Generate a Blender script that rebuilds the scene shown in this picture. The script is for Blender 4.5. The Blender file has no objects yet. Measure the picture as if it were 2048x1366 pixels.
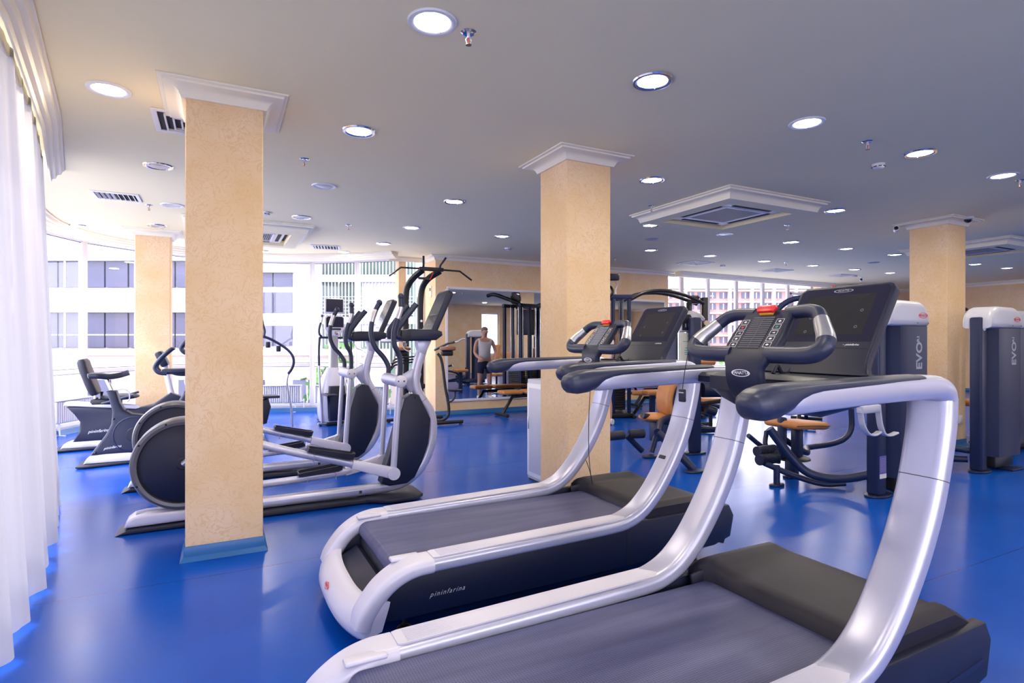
import bpy, bmesh, math, random
from mathutils import Vector, Matrix
random.seed(7)
R = math.radians
scene = bpy.context.scene
LAMP = 8.0
COL = scene.collection

# ------------------------------------------------------------ camera
cam_d = bpy.data.cameras.new('camera')
cam_d.sensor_width = 36.0
cam_d.lens = 1138.0 / 2048.0 * 36.0
cam_d.clip_start = 0.05
cam_d.clip_end = 400
cam = bpy.data.objects.new('camera', cam_d)
COL.objects.link(cam)
cam.location = (0, 0, 1.4)
cam.rotation_euler = (R(90), 0, R(-27.2))
scene.camera = cam

# ------------------------------------------------------------ colour management
vs = scene.view_settings
vs.view_transform = 'Standard'
vs.look = 'None'
vs.gamma = 1.0
vs.use_curve_mapping = False
vs.exposure = 0.72
scene.cycles.max_bounces = 10
scene.cycles.diffuse_bounces = 5
scene.cycles.glossy_bounces = 5
scene.cycles.transmission_bounces = 6
scene.cycles.transparent_max_bounces = 16
scene.cycles.sample_clamp_indirect = 6.0
scene.cycles.caustics_reflective = False
scene.cycles.caustics_refractive = False

# ------------------------------------------------------------ sky
world = bpy.data.worlds.new('overcast_sky')
scene.world = world
world.use_nodes = True
nt = world.node_tree
nt.nodes.clear()
wo = nt.nodes.new('ShaderNodeOutputWorld')
bg = nt.nodes.new('ShaderNodeBackground')
geo = nt.nodes.new('ShaderNodeTexCoord')
sep = nt.nodes.new('ShaderNodeSeparateXYZ')
rmp = nt.nodes.new('ShaderNodeValToRGB')
nt.links.new(geo.outputs['Generated'], sep.inputs[0])
nt.links.new(sep.outputs['Z'], rmp.inputs[0])
rmp.color_ramp.elements[0].position = 0.0
rmp.color_ramp.elements[0].color = (0.90, 0.86, 1.0, 1)
rmp.color_ramp.elements[1].position = 0.6
rmp.color_ramp.elements[1].color = (0.80, 0.79, 1.0, 1)
nt.links.new(rmp.outputs[0], bg.inputs['Color'])
bg.inputs['Strength'].default_value = 5.0
nt.links.new(bg.outputs[0], wo.inputs['Surface'])

# hazy sun from behind the left facade
sun_d = bpy.data.lights.new('sun', 'SUN')
sun_d.energy = 2.2
sun_d.angle = R(3)
sun_d.color = (1.0, 0.95, 0.92)
sun = bpy.data.objects.new('sun', sun_d)
COL.objects.link(sun)
sun.rotation_euler = Vector((0.80, 0.26, -0.80)).to_track_quat('-Z', 'Y').to_euler()

# ------------------------------------------------------------ materials
def mat(name, color, rough=0.5, metal=0.0, spec=0.5, noise=0.0, nscale=40.0, bump=0.0, bscale=200.0, coat=0.0):
    m = bpy.data.materials.new(name)
    m.use_nodes = True
    t = m.node_tree
    b = t.nodes['Principled BSDF']
    b.inputs['Base Color'].default_value = (*color, 1)
    b.inputs['Roughness'].default_value = rough
    b.inputs['Metallic'].default_value = metal
    b.inputs['Specular IOR Level'].default_value = spec
    b.inputs['Coat Weight'].default_value = coat
    tc = t.nodes.new('ShaderNodeTexCoord')
    if noise > 0:
        n = t.nodes.new('ShaderNodeTexNoise')
        n.inputs['Scale'].default_value = nscale
        n.inputs['Detail'].default_value = 4
        mx = t.nodes.new('ShaderNodeMix'); mx.data_type = 'RGBA'
        t.links.new(tc.outputs['Object'], n.inputs['Vector'])
        t.links.new(n.outputs['Fac'], mx.inputs['Factor'])
        mx.inputs['A'].default_value = (*[c * (1 - noise) for c in color], 1)
        mx.inputs['B'].default_value = (*[min(1, c * (1 + noise)) for c in color], 1)
        t.links.new(mx.outputs['Result'], b.inputs['Base Color'])
    if bump > 0:
        n2 = t.nodes.new('ShaderNodeTexNoise')
        n2.inputs['Scale'].default_value = bscale
        t.links.new(tc.outputs['Object'], n2.inputs['Vector'])
        bp = t.nodes.new('ShaderNodeBump')
        bp.inputs['Strength'].default_value = bump
        bp.inputs['Distance'].default_value = 0.002
        t.links.new(n2.outputs['Fac'], bp.inputs['Height'])
        t.links.new(bp.outputs[0], b.inputs['Normal'])
    return m

def emis(name, color, strength):
    m = bpy.data.materials.new(name)
    m.use_nodes = True
    t = m.node_tree
    b = t.nodes['Principled BSDF']
    b.inputs['Base Color'].default_value = (0.8, 0.8, 0.8, 1)
    b.inputs['Emission Color'].default_value = (*color, 1)
    b.inputs['Emission Strength'].default_value = strength
    return m

M = {}
M['silver'] = mat('silver_paint', (0.54, 0.55, 0.69), 0.33, 0.45, 0.5, 0.02, 60, 0.04, 900)
M['silver_plastic'] = mat('silver_grey_plastic', (0.64, 0.63, 0.74), 0.4, 0.10, 0.5, 0.02, 50)
M['navy'] = mat('charcoal_navy_plastic', (0.010, 0.014, 0.038), 0.42, 0.0, 0.4, 0.08, 30, 0.06, 700)
M['navy_frame'] = mat('charcoal_frame_paint', (0.012, 0.020, 0.065), 0.40, 0.0, 0.35, 0.05, 30, 0.05, 500)
M['rubber'] = mat('black_rubber', (0.018, 0.020, 0.036), 0.5, 0.0, 0.4, 0.1, 60, 0.1, 500)
M['soft'] = mat('soft_grip_rubber', (0.018, 0.025, 0.062), 0.40, 0.0, 0.5, 0.04, 60, 0.08, 900)
M['black'] = mat('black_steel', (0.015, 0.015, 0.018), 0.4, 0.3, 0.5, 0.1, 30)
M['hood'] = mat('dark_grey_hood_plastic', (0.018, 0.017, 0.028), 0.5, 0.0, 0.28, 0.08, 20, 0.15, 600)
M['screen'] = mat('black_display_glass', (0.014, 0.015, 0.040), 0.16, 0.0, 0.5)
M['mirrorblack'] = mat('glossy_console_glass', (0.03, 0.03, 0.035), 0.05, 0.2, 0.8)
M['rimgrey'] = mat('grey_rim_plastic', (0.115, 0.115, 0.135), 0.3, 0.2)
M['chrome'] = mat('chrome', (0.75, 0.75, 0.77), 0.15, 1.0)
M['steel'] = mat('brushed_steel', (0.62, 0.62, 0.66), 0.3, 0.9)
M['leather'] = mat('tan_leather', (0.50, 0.20, 0.055), 0.42, 0.0, 0.5, 0.12, 25, 0.12, 250)
M['brownleather'] = mat('brown_leather', (0.22, 0.085, 0.045), 0.4, 0.0, 0.5, 0.1, 25, 0.1, 250)
M['seam'] = mat('black_stitching', (0.02, 0.018, 0.016), 0.7)
M['white'] = mat('white_plastic', (0.78, 0.78, 0.78), 0.4, 0.0, 0.5, 0.02, 30)
M['whitecap'] = mat('pale_grey_shroud_plastic', (0.50, 0.51, 0.58), 0.35, 0.0, 0.5, 0.02, 20, 0.05, 400)
M['print'] = mat('white_print', (0.85, 0.85, 0.88), 0.5)
M['greyprint'] = mat('grey_print', (0.30, 0.32, 0.40), 0.5)
M['red'] = mat('red_plastic', (0.70, 0.02, 0.03), 0.35)
M['orange'] = mat('yellow_plastic', (0.85, 0.45, 0.03), 0.4)
M['green'] = mat('green_print', (0.02, 0.35, 0.25), 0.5)
M['crown'] = mat('white_plaster_moulding', (0.88, 0.82, 0.64), 0.55, 0.0, 0.3, 0.02, 10)
M['frame'] = mat('white_window_frame', (0.72, 0.70, 0.74), 0.4, 0.0, 0.5, 0.02, 20)
M['gasket'] = mat('dark_gasket', (0.06, 0.06, 0.07), 0.5)
M['skirting'] = mat('blue_vinyl_skirting', (0.010, 0.13, 0.36), 0.35, 0.0, 0.5, 0.06, 10)
M['speaker'] = mat('grey_speaker_grille', (0.40, 0.40, 0.41), 0.6, 0.0, 0.3, 0.1, 300)
M['vent'] = mat('white_vent_metal', (0.80, 0.79, 0.77), 0.45)
M['dark'] = mat('dark_duct_void', (0.02, 0.02, 0.02), 0.8)
M['brass'] = mat('brass', (0.6, 0.42, 0.2), 0.3, 0.9)
M['lens_off'] = mat('frosted_lamp_glass', (0.50, 0.52, 0.50), 0.25, 0.0, 0.5)
M['lamp'] = emis('lamp_glow', (1.0, 0.95, 0.86), 9.0)
M['led'] = emis('red_led', (1.0, 0.05, 0.05), 3.0)
M['skin'] = mat('skin', (0.62, 0.34, 0.25), 0.5, 0.0, 0.4, 0.06, 20)
M['shirt'] = mat('white_cotton', (0.74, 0.74, 0.74), 0.85, 0.0, 0.2, 0.03, 40, 0.2, 60)
M['shorts'] = mat('navy_cotton', (0.025, 0.03, 0.06), 0.85, 0.0, 0.2, 0.08, 40)
M['hair'] = mat('grey_hair', (0.20, 0.18, 0.17), 0.7)
M['card'] = mat('cream_card', (0.72, 0.72, 0.62), 0.5)
M['teal'] = mat('teal_print', (0.05, 0.45, 0.45), 0.5)
M['purple'] = mat('purple_label', (0.12, 0.10, 0.35), 0.5)
M['wood'] = mat('orange_wood', (0.42, 0.18, 0.05), 0.45, 0.0, 0.5, 0.2, 4)
M['sill'] = mat('grey_stone_sill', (0.55, 0.55, 0.58), 0.4)
M['fac_white'] = mat('white_facade_panel', (0.55, 0.55, 0.57), 0.7, 0.0, 0.3, 0.02, 2)
M['fac_beige'] = mat('beige_stone_facade', (0.34, 0.29, 0.26), 0.8, 0.0, 0.3, 0.06, 2)
M['fac_pink'] = mat('pink_brick_facade', (0.34, 0.19, 0.17), 0.8, 0.0, 0.3, 0.08, 6)
M['fac_glass'] = mat('grey_blue_window_glass', (0.060, 0.062, 0.105), 0.25, 0.0, 0.4, 0.3, 0.6)
M['fac_green'] = mat('green_tinted_cladding', (0.10, 0.17, 0.14), 0.4, 0.0, 0.5, 0.3, 0.8)
M['asphalt'] = mat('pale_pavement', (0.60, 0.59, 0.58), 0.9, 0.0, 0.2, 0.1, 3)
M['leaf'] = mat('leaf', (0.08, 0.20, 0.05), 0.7, 0.0, 0.3, 0.4, 6)
M['bark'] = mat('bark', (0.12, 0.09, 0.07), 0.9)
M['cable'] = mat('black_cable', (0.012, 0.012, 0.012), 0.5)
M['cream'] = mat('cream_plastic', (0.75, 0.70, 0.58), 0.4)

def stucco():
    m = bpy.data.materials.new('beige_textured_plaster')
    m.use_nodes = True
    t = m.node_tree; N = t.nodes; Lk = t.links
    b = N['Principled BSDF']
    b.inputs['Roughness'].default_value = 0.75
    b.inputs['Specular IOR Level'].default_value = 0.25
    tc = N.new('ShaderNodeTexCoord')
    big = N.new('ShaderNodeTexNoise'); big.inputs['Scale'].default_value = 2.6; big.inputs['Detail'].default_value = 5
    fine = N.new('ShaderNodeTexNoise'); fine.inputs['Scale'].default_value = 9; fine.inputs['Detail'].default_value = 7; fine.inputs['Distortion'].default_value = 2.5
    for n in (big, fine):
        Lk.new(tc.outputs['Object'], n.inputs['Vector'])
    r1 = N.new('ShaderNodeValToRGB')
    r1.color_ramp.elements[0].position = 0.35; r1.color_ramp.elements[0].color = (0.78, 0.545, 0.29, 1)
    r1.color_ramp.elements[1].position = 0.70; r1.color_ramp.elements[1].color = (0.84, 0.64, 0.42, 1)
    Lk.new(big.outputs['Fac'], r1.inputs[0])
    # thin trowel veins
    mt = N.new('ShaderNodeMath'); mt.operation = 'SUBTRACT'; mt.inputs[1].default_value = 0.5
    ab = N.new('ShaderNodeMath'); ab.operation = 'ABSOLUTE'
    Lk.new(fine.outputs['Fac'], mt.inputs[0]); Lk.new(mt.outputs[0], ab.inputs[0])
    r2 = N.new('ShaderNodeValToRGB')
    r2.color_ramp.elements[0].position = 0.0; r2.color_ramp.elements[0].color = (1, 1, 1, 1)
    r2.color_ramp.elements[1].position = 0.035; r2.color_ramp.elements[1].color = (0, 0, 0, 1)
    Lk.new(ab.outputs[0], r2.inputs[0])
    mu = N.new('ShaderNodeMath'); mu.operation = 'MULTIPLY'
    Lk.new(r2.outputs[0], mu.inputs[0]); Lk.new(big.outputs['Fac'], mu.inputs[1])
    mx = N.new('ShaderNodeMix'); mx.data_type = 'RGBA'
    Lk.new(mu.outputs[0], mx.inputs['Factor'])
    Lk.new(r1.outputs[0], mx.inputs['A'])
    mx.inputs['B'].default_value = (0.70, 0.42, 0.18, 1)
    Lk.new(mx.outputs['Result'], b.inputs['Base Color'])
    bp = N.new('ShaderNodeBump'); bp.inputs['Strength'].default_value = 0.35; bp.inputs['Distance'].default_value = 0.004
    Lk.new(fine.outputs['Fac'], bp.inputs['Height']); Lk.new(bp.outputs[0], b.inputs['Normal'])
    return m
M['stucco'] = stucco()

def floor_mat():
    m = bpy.data.materials.new('blue_speckled_rubber_floor')
    m.use_nodes = True
    t = m.node_tree; N = t.nodes; Lk = t.links
    b = N['Principled BSDF']
    b.inputs['Specular IOR Level'].default_value = 0.25
    tc = N.new('ShaderNodeTexCoord')
    vo = N.new('ShaderNodeTexVoronoi'); vo.inputs['Scale'].default_value = 220
    no = N.new('ShaderNodeTexNoise'); no.inputs['Scale'].default_value = 1.3; no.inputs['Detail'].default_value = 6
    for n in (vo, no):
        Lk.new(tc.outputs['Object'], n.inputs['Vector'])
    sp = N.new('ShaderNodeValToRGB')
    sp.color_ramp.elements[0].position = 0.0; sp.color_ramp.elements[0].color = (1, 1, 1, 1)
    sp.color_ramp.elements[1].position = 0.20; sp.color_ramp.elements[1].color = (0, 0, 0, 1)
    Lk.new(vo.outputs['Distance'], sp.inputs[0])
    sel = N.new('ShaderNodeMath'); sel.operation = 'GREATER_THAN'; sel.inputs[1].default_value = 0.55
    se = N.new('ShaderNodeSeparateColor'); Lk.new(vo.outputs['Color'], se.inputs[0]); Lk.new(se.outputs[0], sel.inputs[0])
    mu = N.new('ShaderNodeMath'); mu.operation = 'MULTIPLY'; Lk.new(sp.outputs[0], mu.inputs[0]); Lk.new(sel.outputs[0], mu.inputs[1])
    base = N.new('ShaderNodeValToRGB')
    base.color_ramp.elements[0].position = 0.35; base.color_ramp.elements[0].color = (0.0015, 0.068, 0.42, 1)
    base.color_ramp.elements[1].position = 0.65; base.color_ramp.elements[1].color = (0.0020, 0.082, 0.48, 1)
    Lk.new(no.outputs['Fac'], base.inputs[0])
    mx = N.new('ShaderNodeMix'); mx.data_type = 'RGBA'
    Lk.new(mu.outputs[0], mx.inputs['Factor']); Lk.new(base.outputs[0], mx.inputs['A'])
    mx.inputs['B'].default_value = (0.02, 0.16, 0.55, 1)
    # seams between the rubber sheets
    sx = N.new('ShaderNodeSeparateXYZ'); Lk.new(tc.outputs['Object'], sx.inputs[0])
    def seam(out, period, off):
        a = N.new('ShaderNodeMath'); a.operation = 'ADD'; a.inputs[1].default_value = off; Lk.new(out, a.inputs[0])
        f = N.new('ShaderNodeMath'); f.operation = 'PINGPONG'; f.inputs[1].default_value = period / 2; Lk.new(a.outputs[0], f.inputs[0])
        c = N.new('ShaderNodeMath'); c.operation = 'LESS_THAN'; c.inputs[1].default_value = 0.0022; Lk.new(f.outputs[0], c.inputs[0])
        return c
    s1 = seam(sx.outputs['Y'], 2.0, 0.15 + 20)
    mx2 = N.new('ShaderNodeMix'); mx2.data_type = 'RGBA'
    Lk.new(s1.outputs[0], mx2.inputs['Factor']); Lk.new(mx.outputs['Result'], mx2.inputs['A'])
    mx2.inputs['B'].default_value = (0.001, 0.02, 0.12, 1)
    Lk.new(mx2.outputs['Result'], b.inputs['Base Color'])
    rr = N.new('ShaderNodeMapRange'); rr.inputs['To Min'].default_value = 0.20; rr.inputs['To Max'].default_value = 0.26
    Lk.new(no.outputs['Fac'], rr.inputs['Value']); Lk.new(rr.outputs[0], b.inputs['Roughness'])
    # slow waviness along Y breaks the reflections into soft streaks
    mp = N.new('ShaderNodeMapping'); mp.inputs['Scale'].default_value = (1.0, 7.0, 1.0)
    Lk.new(tc.outputs['Object'], mp.inputs['Vector'])
    w2 = N.new('ShaderNodeTexNoise'); w2.inputs['Scale'].default_value = 1.1; w2.inputs['Detail'].default_value = 2
    Lk.new(mp.outputs[0], w2.inputs['Vector'])
    b1 = N.new('ShaderNodeBump'); b1.inputs['Strength'].default_value = 0.2; b1.inputs['Distance'].default_value = 0.004
    Lk.new(w2.outputs['Fac'], b1.inputs['Height'])
    Lk.new(b1.outputs[0], b.inputs['Normal'])
    return m
M['floor'] = floor_mat()

M['ceiling'] = mat('matt_white_ceiling', (0.90, 0.81, 0.52), 0.8, 0.0, 0.2, 0.015, 2)

def belt_mat():
    m = bpy.data.materials.new('running_belt_rubber')
    m.use_nodes = True
    t = m.node_tree; N = t.nodes; Lk = t.links
    b = N['Principled BSDF']
    b.inputs['Roughness'].default_value = 0.5
    tc = N.new('ShaderNodeTexCoord')
    mp = N.new('ShaderNodeMapping'); mp.inputs['Rotation'].default_value = (0, 0, R(45)); mp.inputs['Scale'].default_value = (150, 150, 150)
    ck = N.new('ShaderNodeTexChecker'); ck.inputs['Scale'].default_value = 1.0
    Lk.new(tc.outputs['Object'], mp.inputs[0]); Lk.new(mp.outputs[0], ck.inputs['Vector'])
    no = N.new('ShaderNodeTexNoise'); no.inputs['Scale'].default_value = 5; no.inputs['Detail'].default_value = 5
    ms = N.new('ShaderNodeMapping'); ms.inputs['Scale'].default_value = (0.3, 3, 1)
    Lk.new(tc.outputs['Object'], ms.inputs[0]); Lk.new(ms.outputs[0], no.inputs['Vector'])
    r = N.new('ShaderNodeValToRGB')
    r.color_ramp.elements[0].position = 0.3; r.color_ramp.elements[0].color = (0.060, 0.070, 0.170, 1)
    r.color_ramp.elements[1].position = 0.7; r.color_ramp.elements[1].color = (0.115, 0.124, 0.260, 1)
    Lk.new(no.outputs['Fac'], r.inputs[0])
    mx = N.new('ShaderNodeMix'); mx.data_type = 'RGBA'; mx.blend_type = 'MULTIPLY'; mx.inputs['Factor'].default_value = 1.0
    rc = N.new('ShaderNodeValToRGB'); rc.color_ramp.elements[0].color = (0.62, 0.62, 0.65, 1); rc.color_ramp.elements[1].color = (1, 1, 1, 1)
    Lk.new(ck.outputs['Fac'], rc.inputs[0])
    Lk.new(r.outputs[0], mx.inputs['A']); Lk.new(rc.outputs[0], mx.inputs['B'])
    Lk.new(mx.outputs['Result'], b.inputs['Base Color'])
    bp = N.new('ShaderNodeBump'); bp.inputs['Strength'].default_value = 0.3; bp.inputs['Distance'].default_value = 0.001
    Lk.new(ck.outputs['Fac'], bp.inputs['Height']); Lk.new(bp.outputs[0], b.inputs['Normal'])
    return m
M['belt'] = belt_mat()

def glass_mat():
    m = bpy.data.materials.new('clear_window_glass')
    m.use_nodes = True
    t = m.node_tree; N = t.nodes; Lk = t.links
    N.clear()
    out = N.new('ShaderNodeOutputMaterial')
    tr = N.new('ShaderNodeBsdfTransparent'); tr.inputs[0].default_value = (0.95, 0.96, 0.97, 1)
    gl = N.new('ShaderNodeBsdfGlossy'); gl.inputs['Roughness'].default_value = 0.0
    lw = N.new('ShaderNodeLayerWeight'); lw.inputs['Blend'].default_value = 0.5
    pw = N.new('ShaderNodeMath'); pw.operation = 'POWER'; pw.inputs[1].default_value = 5.0
    Lk.new(lw.outputs['Facing'], pw.inputs[0])
    fr = N.new('ShaderNodeMath'); fr.operation = 'MULTIPLY_ADD'; fr.inputs[1].default_value = 0.8; fr.inputs[2].default_value = 0.03
    Lk.new(pw.outputs[0], fr.inputs[0])
    mx = N.new('ShaderNodeMixShader')
    Lk.new(fr.outputs[0], mx.inputs[0]); Lk.new(tr.outputs[0], mx.inputs[1]); Lk.new(gl.outputs[0], mx.inputs[2])
    Lk.new(mx.outputs[0], out.inputs[0])
    return m
M['glass'] = glass_mat()

def mirror_mat():
    m = bpy.data.materials.new('mirror_glass')
    m.use_nodes = True
    b = m.node_tree.nodes['Principled BSDF']
    b.inputs['Base Color'].default_value = (0.72, 0.72, 0.72, 1)
    b.inputs['Metallic'].default_value = 1.0
    b.inputs['Roughness'].default_value = 0.0
    return m
M['mirror'] = mirror_mat()

def sheer_mat():
    m = bpy.data.materials.new('sheer_white_voile')
    m.use_nodes = True
    t = m.node_tree; N = t.nodes; Lk = t.links
    N.clear()
    out = N.new('ShaderNodeOutputMaterial')
    df = N.new('ShaderNodeBsdfDiffuse'); df.inputs[0].default_value = (0.62, 0.61, 0.63, 1)
    tl = N.new('ShaderNodeBsdfTranslucent'); tl.inputs[0].default_value = (0.30, 0.295, 0.31, 1)
    tr = N.new('ShaderNodeBsdfTransparent'); tr.inputs[0].default_value = (1, 1, 1, 1)
    a = N.new('ShaderNodeMixShader'); a.inputs[0].default_value = 0.5
    b = N.new('ShaderNodeMixShader'); b.inputs[0].default_value = 0.07
    Lk.new(df.outputs[0], a.inputs[1]); Lk.new(tl.outputs[0], a.inputs[2])
    Lk.new(a.outputs[0], b.inputs[1]); Lk.new(tr.outputs[0], b.inputs[2])
    Lk.new(b.outputs[0], out.inputs[0])
    return m
M['sheer'] = sheer_mat()

# ------------------------------------------------------------ mesh helpers
def V(*a):
    return Vector(a if len(a) > 1 else a[0])

def rrect(w, h, r, n=4):
    """rounded rectangle section, counter-clockwise, centred"""
    r = min(r, w / 2 * 0.999, h / 2 * 0.999)
    out = []
    for cx, cy, a0 in ((w/2-r, h/2-r, 0), (-w/2+r, h/2-r, 90), (-w/2+r, -h/2+r, 180), (w/2-r, -h/2+r, 270)):
        for k in range(n + 1):
            a = R(a0 + 90 * k / n)
            out.append((cx + r * math.cos(a), cy + r * math.sin(a)))
    return out

def circ(r, n=12, ry=None):
    ry = r if ry is None else ry
    return [(r * math.cos(2*math.pi*k/n), ry * math.sin(2*math.pi*k/n)) for k in range(n)]

def smooth_path(pts, sub=5, closed=False):
    """Catmull-Rom through the points"""
    P = [Vector(p) for p in pts]
    n = len(P)
    out = []
    rng = n if closed else n - 1
    for i in range(rng):
        p1, p2 = P[i], P[(i+1) % n]
        p0 = P[(i-1) % n] if (closed or i > 0) else p1 + (p1 - p2)
        p3 = P[(i+2) % n] if (closed or i + 2 < n) else p2 + (p2 - p1)
        l1, l2, l3 = (p1-p0).length ** .5, (p2-p1).length ** .5, (p3-p2).length ** .5
        l1, l2, l3 = max(l1, 1e-4), max(l2, 1e-4), max(l3, 1e-4)
        t1 = (p1-p0)/l1 - (p2-p0)/(l1+l2) + (p2-p1)/l2
        t2 = (p2-p1)/l2 - (p3-p1)/(l2+l3) + (p3-p2)/l3
        t1 *= l2; t2 *= l2
        for k in range(sub):
            s = k / sub
            out.append(p1*(2*s**3-3*s**2+1) + t1*(s**3-2*s**2+s) + p2*(-2*s**3+3*s**2) + t2*(s**3-s**2))
    if not closed:
        out.append(P[-1])
    return out

class MB:
    def __init__(s):
        s.v = []; s.f = []
    def add(s, vs, fs, mtx=None):
        o = len(s.v)
        for p in vs:
            p = Vector(p)
            if mtx is not None: p = mtx @ p
            s.v.append(p)
        for f in fs:
            s.f.append([i + o for i in f])
        return s
    def box(s, c, d, rot=None, r=0.0, n=2):
        c = Vector(c); x, y, z = d[0]/2, d[1]/2, d[2]/2
        mt = Matrix.Translation(c)
        if rot is not None:
            mt = mt @ (rot.to_4x4() if isinstance(rot, Matrix) else Matrix.Rotation(rot, 4, 'Z'))
        if r <= 0:
            vs = [(sx*x, sy*y, sz*z) for sx in (-1, 1) for sy in (-1, 1) for sz in (-1, 1)]
            return s.add(vs, [(0,1,3,2), (4,6,7,5), (0,4,5,1), (2,3,7,6), (0,2,6,4), (1,5,7,3)], mt)
        r = min(r, x*.98, y*.98, z*.98)
        rings = []
        for k in range(n + 1):
            a = R(90 * k / n)
            rings.append((-z + r - r*math.cos(a), r - r*math.sin(a)))
        rings = rings + [(-zz, ins) for zz, ins in reversed(rings)]
        sec = rrect(2*x, 2*y, r, n)
        m = len(sec); vs = []
        for zz, ins in rings:
            kx = (x - ins) / x; ky = (y - ins) / y
            vs += [(px*kx, py*ky, zz) for px, py in sec]
        fs = []
        for i in range(len(rings) - 1):
            for j in range(m):
                a, b = i*m+j, i*m+(j+1) % m
                fs.append((a, b, b+m, a+m))
        fs.append(list(range(m))[::-1]); fs.append([ (len(rings)-1)*m + j for j in range(m)])
        return s.add(vs, fs, mt)
    def sweep(s, path, sec, side=None, scales=None, closed=False, cap=True, roundcap=0):
        """sweep a section (a along side, b along up) along the path"""
        P = [Vector(p) for p in path]; n = len(P)
        T = []
        for i in range(n):
            if closed: t = P[(i+1) % n] - P[(i-1) % n]
            elif i == 0: t = P[1] - P[0]
            elif i == n-1: t = P[-1] - P[-2]
            else: t = (P[i+1]-P[i]).normalized() + (P[i]-P[i-1]).normalized()
            T.append(t.normalized() if t.length > 1e-9 else Vector((1, 0, 0)))
        frames = []
        if side is not None:
            sd = Vector(side).normalized()
            for t in T:
                a = (sd - t * sd.dot(t))
                a = a.normalized() if a.length > 1e-6 else Vector((0, 1, 0))
                frames.append((a, t.cross(a)))
        else:
            ref = Vector((0, 0, 1)) if abs(T[0].z) < 0.9 else Vector((1, 0, 0))
            a = (ref - T[0]*ref.dot(T[0])).normalized()
            for i, t in enumerate(T):
                if i > 0:
                    a = a - t * a.dot(t)
                    a = a.normalized() if a.length > 1e-6 else Vector((0, 0, 1))
                frames.append((a, t.cross(a)))
        m = len(sec); vs = []
        for i in range(n):
            sc = scales[i] if scales else (1, 1)
            if not isinstance(sc, (tuple, list)): sc = (sc, sc)
            a, b = frames[i]
            for (u, w) in sec:
                vs.append(P[i] + a*(u*sc[0]) + b*(w*sc[1]))
        fs = []
        rng = n if closed else n-1
        for i in range(rng):
            for j in range(m):
                k = (i+1) % n
                fs.append((i*m+j, i*m+(j+1) % m, k*m+(j+1) % m, k*m+j))
        if cap and not closed:
            fs.append(list(range(m))[::-1]); fs.append([(n-1)*m+j for j in range(m)])
        return s.add(vs, fs)
    def tube(s, path, r, n=10, closed=False, smooth=0, ends=True):
        P = [Vector(p) for p in path]
        rr = r if isinstance(r, (list, tuple)) else None
        if smooth and rr is None: P = smooth_path(P, smooth, closed)
        base = rr[0] if rr else r
        sc = [x/base for x in rr] if rr else None
        return s.sweep(P, circ(base, n), None, sc, closed, ends)
    def cyl(s, p0, p1, r, r1=None, n=20):
        return s.sweep([p0, p1], circ(r, n), None, [1, (r1 if r1 is not None else r)/r])
    def prism(s, outline, axis, lo, hi, mtx=None, bevel=0.0, nb=2):
        """outline of 2D points extruded along an axis; axis 'y': pts are (x,z); 'x': (y,z); 'z': (x,y)"""
        def p3(a, b, c):
            return {'y': (a, c, b), 'x': (c, a, b), 'z': (a, b, c)}[axis]
        O = [Vector(o) for o in outline]; n = len(O)
        area = sum(O[i].x*O[(i+1) % n].y - O[(i+1) % n].x*O[i].y for i in range(n))
        if area < 0: O.reverse()
        layers = []
        if bevel > 0:
            inn = []
            for i in range(n):
                e1 = (O[i]-O[i-1]); e2 = (O[(i+1) % n]-O[i])
                if e1.length < 1e-9 or e2.length < 1e-9: inn.append(Vector((0, 0))); continue
                e1.normalize(); e2.normalize()
                n1 = Vector((-e1.y, e1.x)); n2 = Vector((-e2.y, e2.x))
                q = (n1+n2)
                q = q.normalized() / max(0.5, math.sqrt(max(0, (1+n1.dot(n2))/2))) if q.length > 1e-6 else n1
                inn.append(q)
            for k in range(nb+1):
                a = R(90*k/nb)
                layers.append((lo + bevel*(1-math.sin(a)), bevel*(1-math.cos(a))))
            layers = [(lo + bevel - bevel*math.cos(R(90*k/nb)), bevel - bevel*math.sin(R(90*k/nb))) for k in range(nb+1)]
            layers = layers + [(lo+hi-c, i) for c, i in reversed(layers)]
        else:
            inn = [Vector((0, 0))]*n
            layers = [(lo, 0), (hi, 0)]
        vs = []
        for c, ins in layers:
            for i in range(n):
                q = O[i] + inn[i]*ins
                vs.append(p3(q.x, q.y, c))
        fs = []
        for l in range(len(layers)-1):
            for j in range(n):
                a, b = l*n+j, l*n+(j+1) % n
                fs.append((a, b, b+n, a+n))
        fs.append(list(range(n))[::-1]); fs.append([(len(layers)-1)*n+j for j in range(n)])
        return s.add(vs, fs, mtx)
    def lathe(s, prof, c, axis='z', n=24):
        c = Vector(c); vs = []; m = len(prof)
        for k in range(n):
            a = 2*math.pi*k/n
            for r, h in prof:
                x, y = r*math.cos(a), r*math.sin(a)
                vs.append(c + Vector({'z': (x, y, h), 'y': (x, h, y), 'x': (h, x, y)}[axis]))
        fs = []
        for k in range(n):
            k2 = (k+1) % n
            for j in range(m-1):
                fs.append((k*m+j, k2*m+j, k2*m+j+1, k*m+j+1))
        if prof[0] == prof[-1]: return s.add(vs, fs)
        if prof[0][0] > 1e-6: fs.append([k*m for k in range(n)][::-1])
        if prof[-1][0] > 1e-6: fs.append([k*m+m-1 for k in range(n)])
        return s.add(vs, fs)
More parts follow.
